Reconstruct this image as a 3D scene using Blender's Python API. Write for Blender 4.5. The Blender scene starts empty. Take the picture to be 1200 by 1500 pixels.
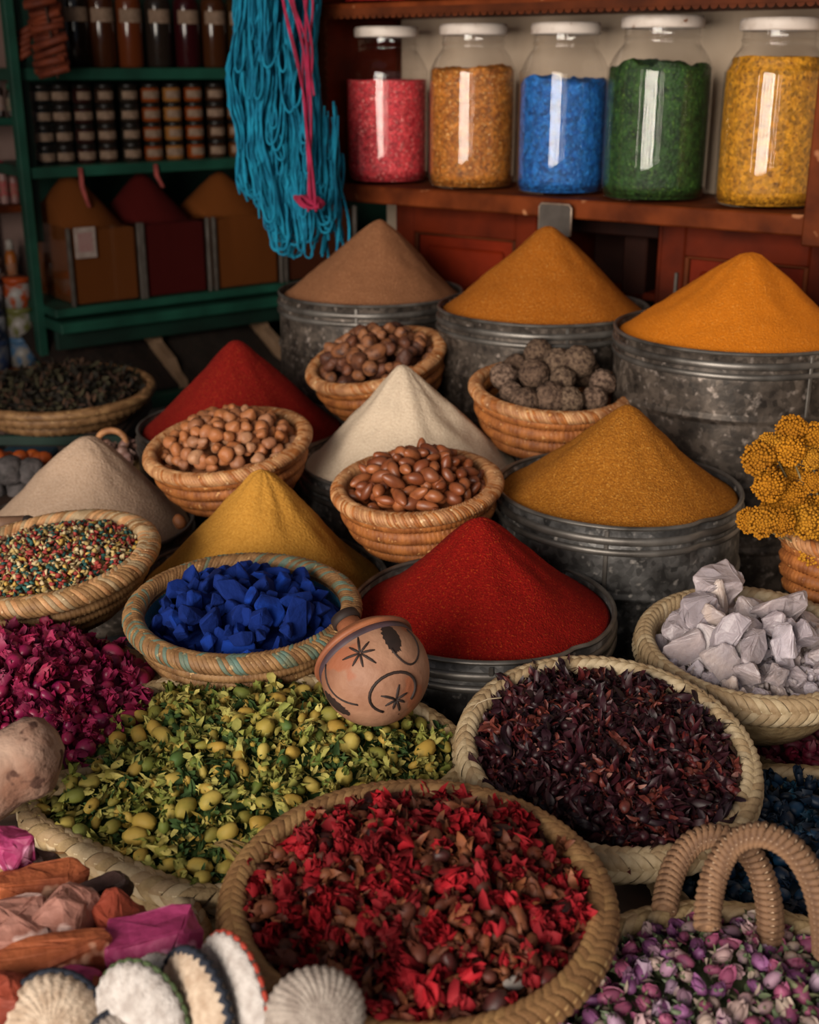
import bpy, bmesh, math, random
import numpy as np
from mathutils import Vector, Matrix, Euler, noise
sc = bpy.context.scene
col = sc.collection
PI = math.pi

# ---------------------------------------------------------------- camera, world, light
F = 1800.0; PITCH = math.radians(19.9); CZ = 1.40
cs, sn = math.cos(PITCH), math.sin(PITCH)
cam = bpy.data.cameras.new('camera'); camo = bpy.data.objects.new('camera', cam); col.objects.link(camo)
camo.location = (0, 0, CZ); camo.rotation_euler = (PI/2 - PITCH, 0, 0)
cam.sensor_fit = 'HORIZONTAL'; cam.sensor_width = 24.0; cam.lens = F/1200*24.0
cam.clip_start = .05
cam.dof.use_dof = True; cam.dof.focus_distance = 1.32; cam.dof.aperture_fstop = 5.0
sc.camera = camo
w = bpy.data.worlds.new('world'); sc.world = w; w.use_nodes = True
bg = w.node_tree.nodes['Background']; bg.inputs[0].default_value = (.55, .62, .74, 1); bg.inputs[1].default_value = .17
def area(name, loc, target, sx, sy, power, color):
    l = bpy.data.lights.new(name, 'AREA'); l.shape = 'RECTANGLE'; l.size = sx; l.size_y = sy; l.energy = power; l.color = color
    o = bpy.data.objects.new(name, l); col.objects.link(o); o.location = loc
    o.rotation_euler = (Vector(target) - Vector(loc)).to_track_quat('-Z', 'Y').to_euler(); return o
for off_, wd_, pw_l in ((-1.25, .34, 70), (-.62, .46, 95), (-.06, .26, 55), (.34, .30, 62), (.98, .52, 105), (-2.5, .12, 16), (2.2, .14, 20), (3.1, .10, 14)):   # daylight from the street between the hangings of the stall front
    area('street_daylight', (-2.2+.79*off_, -3.0-.61*off_, 2.05), (.1+.79*off_*.4, 1.9-.61*off_*.4, 1.15), wd_, 2.9, pw_l*1.15, (1, .90, .78))
sc.view_settings.view_transform = 'Standard'; sc.view_settings.look = 'None'
sc.view_settings.exposure = 0.0; sc.view_settings.gamma = 1.0; sc.view_settings.use_curve_mapping = False

def at(px, py, d):
    x = (px-600)/F*d; v = -(py-750)/F*d
    return Vector((x, d*cs + v*sn, CZ - d*sn + v*cs))
def atz(px, py, z):
    d = (z-CZ)/(-sn + (750-py)/F*cs); return at(px, py, d)
def rise(px, py0, py1, d):              # height of a vertical from py0 up to py1 at depth d
    t = (750-py1)/F
    return (t*d - (750-py0)/F*d)/(cs + t*sn)

# ---------------------------------------------------------------- materials
def lin(h):
    if not isinstance(h, str): return tuple(h)
    h = h.lstrip('#'); c = [int(h[i:i+2], 16)/255 for i in (0, 2, 4)]
    return tuple(x/12.92 if x <= .04045 else ((x+.055)/1.055)**2.4 for x in c)
def M(name, c1, c2=None, scale=20, rough=.75, metal=0, bump=0, bscale=200, rnd=None, detail=4, sss=0, coat=0, spec=.4, contrast=(.35, .65), speck=None, vor=False, trans=0, soft=.05):
    m = bpy.data.materials.new(name); m.use_nodes = True; nt = m.node_tree; N = nt.nodes; L = nt.links
    b = N['Principled BSDF']; b.inputs['Roughness'].default_value = rough; b.inputs['Metallic'].default_value = metal
    b.inputs['Specular IOR Level'].default_value = spec; b.inputs['Coat Weight'].default_value = coat
    tc = N.new('ShaderNodeTexCoord')
    def tex(s, d=detail):
        n = N.new('ShaderNodeTexNoise'); n.inputs['Scale'].default_value = s; n.inputs['Detail'].default_value = d; L.new(tc.outputs['Object'], n.inputs['Vector']); return n
    def mix(a, bb, fac, mode='MIX'):
        x = N.new('ShaderNodeMix'); x.data_type = 'RGBA'; x.blend_type = mode
        for sock, v in ((x.inputs[6], a), (x.inputs[7], bb)):
            if isinstance(v, tuple): sock.default_value = (*v, 1)
            else: L.new(v, sock)
        if isinstance(fac, (int, float)): x.inputs[0].default_value = fac
        else: L.new(fac, x.inputs[0])
        return x.outputs[2]
    base = lin(c1)
    if rnd:
        oi = N.new('ShaderNodeObjectInfo'); r = N.new('ShaderNodeValToRGB'); L.new(oi.outputs['Random'], r.inputs[0])
        el = r.color_ramp.elements
        for i, c in enumerate(rnd):
            e = el[i] if i < 2 else el.new(.5)
            e.position = i/max(1, len(rnd)-1) if i else 0
            e.color = (*lin(c), 1)
        base = r.outputs[0]
    out = base
    if c2 is not None:
        n = tex(scale); mr = N.new('ShaderNodeMapRange'); mr.inputs[1].default_value = contrast[0]; mr.inputs[2].default_value = contrast[1]
        L.new(n.outputs[0], mr.inputs[0]); out = mix(base, lin(c2), mr.outputs[0])
    if speck:
        n = tex(speck[1], 2); mr = N.new('ShaderNodeMapRange'); mr.inputs[1].default_value = speck[2]; mr.inputs[2].default_value = speck[2]+soft
        L.new(n.outputs[0], mr.inputs[0]); out = mix(out, lin(speck[0]), mr.outputs[0])
    if vor:
        v = N.new('ShaderNodeTexVoronoi'); v.inputs['Scale'].default_value = vor; L.new(tc.outputs['Object'], v.inputs['Vector'])
        hs = N.new('ShaderNodeSeparateColor'); L.new(v.outputs['Color'], hs.inputs[0])
        mr = N.new('ShaderNodeMapRange'); mr.inputs[3].default_value = .55; mr.inputs[4].default_value = 1.4; L.new(hs.outputs[0], mr.inputs[0])
        cc = N.new('ShaderNodeCombineColor'); [L.new(mr.outputs[0], cc.inputs[i]) for i in range(3)]
        out = mix(out, cc.outputs[0], 1.0, 'MULTIPLY')
    if isinstance(out, tuple): b.inputs['Base Color'].default_value = (*out, 1)
    else: L.new(out, b.inputs['Base Color'])
    if bump:
        n = tex(bscale, 3); bp = N.new('ShaderNodeBump'); bp.inputs['Strength'].default_value = .8; bp.inputs['Distance'].default_value = bump
        L.new(n.outputs[0], bp.inputs['Height']); L.new(bp.outputs[0], b.inputs['Normal'])
    if sss:
        b.inputs['Subsurface Weight'].default_value = sss; b.inputs['Subsurface Radius'].default_value = (.02, .017, .015); b.inputs['Subsurface Scale'].default_value = .8
    if trans: b.inputs['Transmission Weight'].default_value = trans
    return m
def glass_mat(name, tint=(1, 1, 1), rough=.02):
    m = bpy.data.materials.new(name); m.use_nodes = True; nt = m.node_tree; N = nt.nodes; L = nt.links
    N.remove(N['Principled BSDF']); out = N['Material Output']
    t = N.new('ShaderNodeBsdfTransparent'); t.inputs[0].default_value = (*tint, 1)
    g = N.new('ShaderNodeBsdfGlossy'); g.inputs['Roughness'].default_value = rough
    lw = N.new('ShaderNodeLayerWeight'); lw.inputs[0].default_value = .5; pwn = N.new('ShaderNodeMath'); pwn.operation = 'POWER'; pwn.inputs[1].default_value = 4.0; L.new(lw.outputs['Facing'], pwn.inputs[0]); fr = N.new('ShaderNodeMapRange'); fr.inputs[3].default_value = .045; fr.inputs[4].default_value = .8; L.new(pwn.outputs[0], fr.inputs[0])
    mx = N.new('ShaderNodeMixShader'); L.new(fr.outputs[0], mx.inputs[0]); L.new(t.outputs[0], mx.inputs[1]); L.new(g.outputs[0], mx.inputs[2]); L.new(mx.outputs[0], out.inputs[0])
    return m
def tin_mat(name, c1, c2, flake):
    m = M(name, c1, c2, scale=24, rough=.5, metal=.4, bump=.0012, bscale=60, speck=(flake, 75, .60), contrast=(.38, .6), detail=9, soft=.16, vor=120)
    return m

# ---------------------------------------------------------------- mesh helpers
class MB:
    def __init__(s): s.v = []; s.f = []; s.m = []
    def add(s, VF, mi=0, mat=None):
        V, Fc = VF; n = len(s.v)
        if mat is not None: V = [mat @ Vector(v) for v in V]
        s.v.extend([tuple(v) for v in V]); s.f.extend([tuple(i+n for i in f) for f in Fc]); s.m.extend([mi]*len(Fc)); return s
    def mesh(s, name, mats, smooth=True):
        me = bpy.data.meshes.new(name); me.from_pydata(s.v, [], s.f)
        for m in (mats if isinstance(mats, (list, tuple)) else [mats]): me.materials.append(m)
        me.polygons.foreach_set('material_index', s.m); me.polygons.foreach_set('use_smooth', [smooth]*len(s.f)); me.update(); return me
def mesh1(name, VF, mat, smooth=True): return MB().add(VF).mesh(name, mat, smooth)
def obj(name, me, parent=None, loc=(0, 0, 0), rot=(0, 0, 0), mtx=None):
    o = bpy.data.objects.new(name, me); col.objects.link(o)
    if parent: o.parent = parent
    if mtx is not None: o.matrix_basis = mtx
    else: o.location = loc; o.rotation_euler = rot
    return o
def tag(o, label, cat, group=None, kind=None):
    o['label'] = label
    if cat: o['category'] = cat
    if group: o['group'] = group
    if kind: o['kind'] = kind
    return o
def root(name, label, cat, loc=(0, 0, 0), rot=(0, 0, 0), group=None, mtx=None):
    return tag(obj(name, None, None, loc, rot, mtx), label, cat, group)
def struct(name, me, loc=(0, 0, 0), rot=(0, 0, 0)):
    o = obj(name, me, None, loc, rot); o['kind'] = 'structure'; return o
def lathe(prof, n=48, jit=None):
    V = []; Fc = []; k = len(prof)
    for i in range(n):
        a = 2*PI*i/n; c, s_ = math.cos(a), math.sin(a)
        for j, (r, z) in enumerate(prof):
            q = jit(a, j, r, z) if jit else 0
            V.append(((r+q)*c, (r+q)*s_, z))
    for i in range(n):
        for j in range(k-1):
            a, b = i*k+j, ((i+1) % n)*k+j
            Fc.append((a, b, b+1, a+1))
    return V, Fc
def box(x0, x1, y0, y1, z0, z1, bev=0):
    if not bev:
        V = [(x, y, z) for z in (z0, z1) for y in (y0, y1) for x in (x0, x1)]
        return V, [(0, 2, 3, 1), (4, 5, 7, 6), (0, 1, 5, 4), (1, 3, 7, 5), (3, 2, 6, 7), (2, 0, 4, 6)]
    bm = bmesh.new(); bmesh.ops.create_cube(bm, size=1)
    for v in bm.verts: v.co = Vector(((x0+x1)/2+v.co.x*(x1-x0), (y0+y1)/2+v.co.y*(y1-y0), (z0+z1)/2+v.co.z*(z1-z0)))
    bmesh.ops.bevel(bm, geom=bm.edges[:], offset=bev, segments=1, affect='EDGES'); return bm_vf(bm)
def bm_vf(bm):
    bm.verts.index_update(); V = [v.co.copy() for v in bm.verts]; Fc = [tuple(v.index for v in f.verts) for f in bm.faces]; bm.free(); return V, Fc
def prism(poly, z0, z1):
    n = len(poly); V = [(x, y, z0) for x, y in poly]+[(x, y, z1) for x, y in poly]
    return V, [tuple(range(n))[::-1], tuple(range(n, 2*n))]+[(i, (i+1) % n, n+(i+1) % n, n+i) for i in range(n)]
def tube(path, r, sides=6, closed=False, caps=True):
    P = [Vector(p) for p in path]; n = len(P); V = []; Fc = []
    up = None
    for i, p in enumerate(P):
        t = (P[(i+1) % n]-P[i-1]) if closed else (P[min(i+1, n-1)]-P[max(i-1, 0)])
        if t.length < 1e-9: t = Vector((0, 0, 1))
        t.normalize()
        if up is None: up = t.orthogonal().normalized()
        up = (up - t*up.dot(t)); up = up.normalized() if up.length > 1e-6 else t.orthogonal().normalized()
        sd = t.cross(up); rr = r[i] if isinstance(r, (list, tuple)) else r
        for j in range(sides):
            a = 2*PI*j/sides; V.append(p+up*math.cos(a)*rr+sd*math.sin(a)*rr)
    for i in range(n if closed else n-1):
        for j in range(sides):
            a = i*sides+j; b = i*sides+(j+1) % sides; i2 = (i+1) % n
            Fc.append((a, b, i2*sides+(j+1) % sides, i2*sides+j))
    if caps and not closed: Fc += [tuple(range(sides))[::-1], tuple((n-1)*sides+j for j in range(sides))]
    return V, Fc
def ellip(rx, ry, rz, n=10, m=7, pw=1.0):
    prof = []
    for j in range(m+1):
        t = PI*j/m; prof.append((max(1e-5, math.sin(t)**pw), -math.cos(t)))
    V, Fc = lathe(prof, n)
    return [(x*rx, y*ry, z*rz) for x, y, z in V], Fc
def ico(r, sub=2):
    bm = bmesh.new(); bmesh.ops.create_icosphere(bm, subdivisions=sub, radius=r); return bm_vf(bm)
def chunk(rng, rx, ry, rz, n=14, bev=.12, blocky=.6):
    """broken-off lump: hull of points drawn toward a rough block, small facets merged, edges worn"""
    bm = bmesh.new()
    for i in range(n):
        v = Vector((rng.gauss(0, 1), rng.gauss(0, 1), rng.gauss(0, 1))).normalized()
        k = max(abs(v.x), abs(v.y), abs(v.z)); v = v.lerp(v/k, blocky)*rng.uniform(.82, 1.0)
        bm.verts.new((v.x*rx, v.y*ry, v.z*rz))
    r = bmesh.ops.convex_hull(bm, input=bm.verts[:])
    bmesh.ops.delete(bm, geom=[g for g in r['geom_interior'] if isinstance(g, bmesh.types.BMVert)], context='VERTS')
    bmesh.ops.dissolve_limit(bm, angle_limit=.28, verts=bm.verts[:], edges=bm.edges[:])
    if bev: bmesh.ops.bevel(bm, geom=bm.edges[:], offset=bev*min(rx, ry, rz), segments=1, affect='EDGES', clamp_overlap=True)
    return bm_vf(bm)
def block(rng, rx, ry, rz, bev=.1, jit=.34, extra=5):
    """angular broken block: jittered box corners plus a few face points"""
    bm = bmesh.new()
    for x in (-1, 1):
        for y in (-1, 1):
            for z in (-1, 1): bm.verts.new((x*rx*rng.uniform(1-jit, 1), y*ry*rng.uniform(1-jit, 1), z*rz*rng.uniform(1-jit, 1)))
    for k in range(extra):
        v = [rng.uniform(-.7, .7) for _ in range(3)]; v[rng.randrange(3)] = rng.choice((-1, 1))*rng.uniform(.85, 1.05); bm.verts.new((v[0]*rx, v[1]*ry, v[2]*rz))
    r = bmesh.ops.convex_hull(bm, input=bm.verts[:])
    bmesh.ops.delete(bm, geom=[g for g in r['geom_interior'] if isinstance(g, bmesh.types.BMVert)], context='VERTS')
    bmesh.ops.dissolve_limit(bm, angle_limit=.22, verts=bm.verts[:], edges=bm.edges[:])
    if bev: bmesh.ops.bevel(bm, geom=bm.edges[:], offset=bev*min(rx, ry, rz), segments=1, affect='EDGES', clamp_overlap=True)
    return bm_vf(bm)
def rough(VF, amp, sc_, seed=0):
    V, Fc = VF; o = Vector((seed*7.3, seed*3.1, seed*1.7)); R = []
    for v in V:
        v = Vector(v); n = v.normalized() if v.length > 1e-6 else Vector((0, 0, 1))
        R.append(v+n*amp*noise.noise(v*sc_+o))
    return R, Fc
def petal(L, W, curl, cup, nu=4, nv=2, twist=0, tip=.25, ruf=0, rng=random):
    V = []; Fc = []
    y = z = 0; ang = 0
    ph = rng.random()*6
    for i in range(nu+1):
        t = i/nu; wd = W*(math.sin(PI*min(1, t*.85+.12))**.7)*(1-(1-tip)*max(0, t-.75)*4*.5)
        for j in range(nv+1):
            s_ = (j/nv-.5)*2; a = twist*t
            lx = s_*wd/2; lz = cup*W*(s_*s_)+ruf*W*math.sin(ph+s_*4+t*5)
            V.append((lx*math.cos(a)-lz*math.sin(a), y, z+lz*math.cos(a)+lx*math.sin(a)))
        ang = curl*(t+1/nu); y += L/nu*math.cos(ang); z += L/nu*math.sin(ang)
    for i in range(nu):
        for j in range(nv):
            a = i*(nv+1)+j; Fc.append((a, a+1, a+nv+2, a+nv+1))
    return V, Fc

# ---- piles
def scatter(inside, bbox, spacing, n, rng, tries=60000):
    pts = []; cell = {}; x0, x1, y0, y1 = bbox; t = 0
    while len(pts) < n and t < tries:
        t += 1; x, y = rng.uniform(x0, x1), rng.uniform(y0, y1)
        if not inside(x, y): continue
        k = (int(x//spacing), int(y//spacing))
        if any((x-q[0])**2+(y-q[1])**2 < spacing**2 for a in (-1, 0, 1) for b in (-1, 0, 1) for q in cell.get((k[0]+a, k[1]+b), ())): continue
        cell.setdefault(k, []).append((x, y)); pts.append((x, y))
    return pts
def rrot(rng, tilt): return Euler((rng.uniform(-tilt, tilt), rng.uniform(-tilt, tilt), rng.uniform(0, 2*PI)))
KIND = {}                                  # mesh -> (label, group) where a pile mixes kinds one can tell apart
def kinds(meshes, table):
    for ks, lb, gr in table:
        for k in ks: KIND[meshes[k].name] = (lb, gr)
def pile(name, label, cat, group, meshes, inside, bbox, zf, spacing, n, rng, mtx=Matrix(), tilt=1.6, smin=.85, smax=1.15, lift=0, jz=.003):
    r = []
    for x, y in scatter(inside, bbox, spacing, n, rng):
        m = mtx @ Matrix.Translation((x, y, zf(x, y)+lift+rng.uniform(-jz, jz))) @ rrot(rng, tilt).to_matrix().to_4x4() @ Matrix.Scale(rng.uniform(smin, smax), 4)
        me = rng.choice(meshes); lb, gr = KIND.get(me.name, (label, group))
        r.append(tag(obj(name, me, mtx=m), lb, cat, gr))
    return r
def disc(R): return (lambda x, y: x*x+y*y < R*R), (-R, R, -R, R)
def mound(name, label, cat, inside, bbox, zf, mat, rng, mtx=Matrix(), res=26, scraps=0, scrap=None, smats=None, sc=1):
    """loose filling of a basket: a bumpy heap with scraps strewn through its surface (one uncountable object)"""
    b = MB(); x0, x1, y0, y1 = bbox; idx = {}; V = []; Fc = []
    for i in range(res+1):
        for j in range(res+1):
            x = x0+(x1-x0)*i/res; y = y0+(y1-y0)*j/res
            if inside(x, y):
                idx[i, j] = len(V); V.append((x, y, zf(x, y)-.006+.004*noise.noise(Vector((x*90, y*90, 0)))))
    for i in range(res):
        for j in range(res):
            k = [(i, j), (i+1, j), (i+1, j+1), (i, j+1)]
            q = [idx[a] for a in k if a in idx]
            if len(q) >= 3: Fc.append(tuple(q))
    b.add((V, Fc))
    t = 0
    while t < scraps:
        x, y = rng.uniform(x0, x1), rng.uniform(y0, y1)
        if not inside(x*1.0, y*1.0): continue
        t += 1
        k = rng.randrange(len(smats)) if smats else 0
        b.add(scrap(rng), k+1, Matrix.Translation((x, y, zf(x, y)+rng.uniform(-.006, .004))) @ rrot(rng, 1.3).to_matrix().to_4x4())
    o = obj(name, b.mesh(name, [mat]+(smats or [])), mtx=mtx); return tag(o, label, cat, kind='stuff')

# ---- basketry
def strand(a, b, p0, p1, shift, wd, th, k=6, R=0):
    V = []; Fc = []
    for i in range(k+1):
        t = i/k; ph = math.radians(p0+(p1-p0)*t); l = th*math.sin(PI*(.08+.84*t))
        for j in (-1, 0, 1):
            ll = l-(abs(j)*th*.45); x = shift*(t-.5)+j*wd/2
            V.append((x, (a+ll)*math.cos(ph), (b+ll)*math.sin(ph)))
    for i in range(k):
        for j in (0, 1):
            q = i*3+j; Fc.append((q, q+3, q+4, q+1))
    return V, Fc
def ring_frames(R, n):
    return [Matrix.Rotation(2*PI*i/n, 4, 'Z') @ Matrix.Translation((0, R, 0)) for i in range(n)]
def path_frames(pts, step):
    """frames along a closed 3-D path: x tangent, y outward, z up"""
    P = [Vector(p) for p in pts]; L = []; out = []
    tot = sum((P[(i+1) % len(P)]-P[i]).length for i in range(len(P))); n = int(tot/step); acc = 0; i = 0
    for k in range(n):
        s_ = tot*k/n
        while acc+(P[(i+1) % len(P)]-P[i % len(P)]).length < s_: acc += (P[(i+1) % len(P)]-P[i % len(P)]).length; i += 1
        a, b = P[i % len(P)], P[(i+1) % len(P)]; t = (b-a).normalized(); p = a+t*(s_-acc)
        z = Vector((0, 0, 1)); y = z.cross(t).normalized()*-1; z = t.cross(y)*1
        if z.z < 0: z = -z
        m = Matrix((t, y, z)).transposed().to_4x4(); m.translation = p; out.append(m)
    return out
CHEV = ((172, 70, 1.5), (100, 6, -1.5), (26, -66, 1.5))
CHEV2 = ((170, 72, 1.7), (104, -38, -1.7))
def braid(parent, frames, a, b, wd, th, mats, types=CHEV, individual=True, name='strand', slant=1.3, rng=random):
    if individual:
        ms = [[mesh1(name, strand(a, b, p0, p1, s_*wd*slant, wd*1.02, th), m) for m in (mats if isinstance(mats, list) else [mats])] for p0, p1, s_ in types]
        for i, f in enumerate(frames):
            for q, mm in enumerate(ms):
                obj(name, mm[rng.randrange(len(mm))], parent, mtx=f @ Matrix.Translation((rng.uniform(-.06, .06)*wd, 0, 0)) @ Matrix.Rotation(rng.uniform(-.03, .03), 4, 'X'))
    else:
        mb = MB(); ml = mats if isinstance(mats, list) else [mats]
        for i, f in enumerate(frames):
            for p0, p1, s_ in types: mb.add(strand(a, b, p0, p1, s_*wd*slant, wd*1.02, th*rng.uniform(.8, 1.2)), rng.randrange(len(ml)), f)
        o = obj('braided_rim', mb.mesh('braided_rim', ml), parent); o['kind'] = 'stuff'
def coil_ring(R, r, wraps, amp, lean=.5):
    V = []; Fc = []; n = wraps*3; m = 8
    for i in range(n):
        for j in range(m):
            ph = 2*PI*j/m; th = 2*PI*i/n
            rr = r*(1+amp*math.cos(wraps*th+lean*ph*2))
            V.append(((R+rr*math.cos(ph))*math.cos(th), (R+rr*math.cos(ph))*math.sin(th), rr*1.08*math.sin(ph)))
    for i in range(n):
        for j in range(m):
            i2, j2 = (i+1) % n, (j+1) % m
            Fc.append((i*m+j, i2*m+j, i2*m+j2, i*m+j2))
    return V, Fc
def coil_bowl(name, label, ctr, R, depth, ncoil, mats, tilt=(0, 0), rbot=.55, rim=(.011, .010), wraps=100, cat='basket', bulge=.6, nrim=170):
    """coiled straw bowl: root at the base, rim plane at ctr"""
    mtx = Matrix.Translation(ctr) @ Euler((tilt[0], tilt[1], 0)).to_matrix().to_4x4()
    base = mtx @ Matrix.Translation((0, 0, -depth))
    t = root(name, label, cat, mtx=base); up = depth
    prof = []; a = rim[0]
    def rad(q): return R*(rbot+(1-rbot)*math.sin(q*PI/2)**bulge)
    for k in range(9):
        q = k/8; prof.append((rad(q)-.009, q*depth+.004))
    obj('inner_wall', mesh1('inner_wall', lathe([(.001, .004)]+prof, 56), mats['in']), t)
    rc = depth/ncoil/2
    for k in range(ncoil):
        q = (k+.5)/ncoil
        obj('coil', mesh1('coil', coil_ring(rad(q)-rc*.55, rc*1.05, wraps, .10), mats['coil']), t, (0, 0, q*depth))
    V, Fc = lathe([(R-a*math.cos(x)*1.0, depth+rim[1]*math.sin(x)) for x in [i*2*PI/10 for i in range(11)]], 60)
    obj('rim_core', mesh1('rim_core', (V, Fc), mats['rim']), t)
    fr = [Matrix.Translation((0, 0, depth)) @ f for f in ring_frames(R, nrim)]
    braid(t, fr, a, rim[1], 2*PI*R/nrim, .0020, mats['rims'], types=((175, 70, 2.4), (100, -45, -2.4)), individual=False)
    return t, mtx
def stand(label, x, y, z0, z1, r):
    o = obj('wooden_stand', mesh1('wooden_stand', lathe([(.001, 0), (r*1.1, 0), (r*1.1, .012), (r*.8, .02), (r*.8, z1-z0-.015), (r, z1-z0-.012), (r, z1-z0), (.001, z1-z0)], 28), MAT['darkwood']), loc=(x, y, z0))
    return tag(o, label, 'stand')

# ---------------------------------------------------------------- material library
MAT = {}
MAT['darkwood'] = M('dark_wood', '#3a2418', '#22140c', 14, .7)
MAT['cloth'] = M('dark_cloth', '#16181c', '#0d0f12', 30, .9, bump=.001, bscale=300)
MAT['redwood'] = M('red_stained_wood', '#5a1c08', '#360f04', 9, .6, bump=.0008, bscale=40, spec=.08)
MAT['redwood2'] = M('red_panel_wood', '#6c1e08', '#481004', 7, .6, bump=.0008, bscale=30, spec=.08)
MAT['shelfwood'] = M('brown_shelf_wood', '#6a3013', '#441b08', 12, .6, spec=.08, bump=.001, bscale=50, speck=('#a06a48', 22, .68))
MAT['trimwood'] = M('dark_trim_wood', '#3c1a0a', '#562710', 15, .6, spec=.1)
MAT['shaded_red'] = M('painted_shade_wood', '#220d07', '#180805', 15, .7, spec=.1)  # shade of the open cupboard bay put into the wood colour
MAT['plaster'] = M('cream_plaster', '#b9a692', '#a18d78', 5, .9, bump=.001, bscale=40)
MAT['pinkplaster'] = M('pinkish_wall', '#9c8078', '#8a6e66', 6, .9)
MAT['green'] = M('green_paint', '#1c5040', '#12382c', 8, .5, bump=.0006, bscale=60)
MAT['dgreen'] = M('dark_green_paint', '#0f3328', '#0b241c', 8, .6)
MAT['floor'] = M('stone_floor', '#4a4038', '#352d27', 4, .8)
MAT['white'] = M('whitewash', '#8f8b88', '#7b7672', 5, .9)
MAT['glass'] = glass_mat('clear_glass')
MAT['lid'] = M('worn_white_lid', '#c9bdb4', '#a8978a', 30, .5, contrast=(.5, .75), speck=('#7a5038', 60, .68))
MAT['metal'] = M('grey_metal', '#6a625c', '#544d48', 20, .4, metal=.7)
MAT['tin'] = tin_mat('galvanised_tin', '#5e5c5b', '#343231', '#918b86')
MAT['tin_dark'] = tin_mat('aged_galvanised_tin', '#5a5048', '#352e29', '#8c8078')
MAT['tin_band'] = M('worn_tin_band', '#75706b', '#443f3b', 18, .42, metal=.6, detail=7)
def straw(n, a, b, c): return M(n, a, b, 60, .6, bump=.0006, bscale=500, speck=(c, 120, .66))
MAT['coil'] = straw('orange_straw', '#ac6a34', '#7c4520', '#cc945a')
MAT['coil_rim'] = straw('warm_straw', '#b98458', '#8d5c38', '#d9b088')
MAT['coil_rim2'] = straw('pale_warm_straw', '#c89a6c', '#a06c42', '#dfbd92')
MAT['pale'] = straw('pale_palm', '#b29a78', '#8d7353', '#cbb894')
MAT['pale2'] = straw('light_palm', '#c4b090', '#a08a68', '#d6c7a8')
MAT['tan'] = straw('tan_palm', '#a07a50', '#755232', '#ba9666')
MAT['tan3'] = straw('sandy_palm', '#a68256', '#805e38', '#bea070')
MAT['tan2'] = straw('brown_palm', '#96704a', '#6b4a2c', '#b28e60')
MAT['inner'] = M('woven_inside', '#8a6844', '#5e4228', 50, .8, bump=.002, bscale=160)
MAT['teal_straw'] = straw('blue_dusted_straw', '#5f7a70', '#6a6a52', '#9a9070')
MAT['teal_in'] = M('blue_dusted_inside', '#2c6a86', '#1f4c74', 40, .8, bump=.002, bscale=160)

# ---------------------------------------------------------------- room
TZ = .58                                        # table top
struct('floor', mesh1('floor', box(-4, 4, -1.5, 6, -.05, 0), MAT['floor'], False))
# green unit frame: along ug, away from viewer = wg
GX, GY = -.99, 3.293; GA = math.atan2(.609, .794); ug = (math.cos(GA), math.sin(GA))
# jar cabinet frame
JX, JY = -.05, 2.74; JA = math.atan2(-.585, .811); uj = (math.cos(JA), math.sin(JA))
def along(px, z, X0, Y0, u, off=0):
    """distance along a wall line (shifted off metres behind it) at which a pixel column meets height z"""
    X0 -= off*u[1]; Y0 += off*u[0]; k = (px-600)/F
    return (k*(Y0*cs-(z-CZ)*sn)-X0)/(u[0]-k*u[1]*cs)
def gx(px, z, off=0): return along(px, z, GX, GY, ug, off)
def jx(px, z, off=0): return along(px, z, JX, JY, uj, off)
gM = Matrix.Translation((GX, GY, 0)) @ Matrix.Rotation(GA, 4, 'Z')
jM = Matrix.Translation((JX, JY, 0)) @ Matrix.Rotation(JA, 4, 'Z')
def gobj(name, vf, mat, smooth=False, kind='structure'):
    o = obj(name, mesh1(name, vf, mat, smooth), mtx=gM.copy()); o['kind'] = kind; return o
wl = gobj('wall_left', box(-2.2, 2.6, .34, .44, 0, 2.9), MAT['pinkplaster'])
wr = obj('wall_right', mesh1('wall_right', box(jx(566, 1.3, .16), 2.4, .16, .26, 0, 2.9), MAT['plaster'], False), mtx=jM.copy()); wr['kind'] = 'structure'
struct('added_shade_wall', mesh1('added_shade_wall', box(-2.6, -1.30, .95, 1.05, 0, 2.75), MAT['plaster'], False))  # out-of-view wall added to keep the street light off the back left corner
struct('added_reflection_wall', mesh1('added_reflection_wall', box(1.95, 2.05, .6, 5.6, 0, 2.75), MAT['plaster'], False))  # unseen wall added so the bin glass no longer mirrors the open sky
struct('added_shade_ceiling', mesh1('added_shade_ceiling', prism([(-3.2, 2.2), (3, 1.6), (3, 6), (-3.2, 6)], 2.75, 2.85), MAT['plaster'], False))  # unseen, added over the back part only, to darken the background

# table with dark cloth
def jw(a, b): return (JX+uj[0]*a+uj[1]*b, JY+uj[1]*a-uj[0]*b)      # b metres toward the viewer
tp = [(-1.02, .42), (.92, .42), jw(1.2, .04), jw(-.32, .04), (-1.02, 2.72)]
tb = root('display_table', 'low stall table covered with a black cloth', 'table', (0, 1.5, 0))
obj('tabletop', mesh1('tabletop', prism([(x, y-1.5) for x, y in tp], TZ-.04, TZ-.006), MAT['darkwood'], False), tb)
obj('tablecloth', mesh1('tablecloth', prism([(x*1.004, (y-1.5)*1.003) for x, y in tp], TZ-.006, TZ), MAT['cloth'], False), tb)
for x, y in ((-.95, -1.0), (.8, -1.0), (.7, .5), (-.95, 1.1)):
    obj('leg', mesh1('leg', box(x-.03, x+.03, y-.03, y+.03, 0, TZ-.04, .004), MAT['darkwood'], False), tb)

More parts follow.
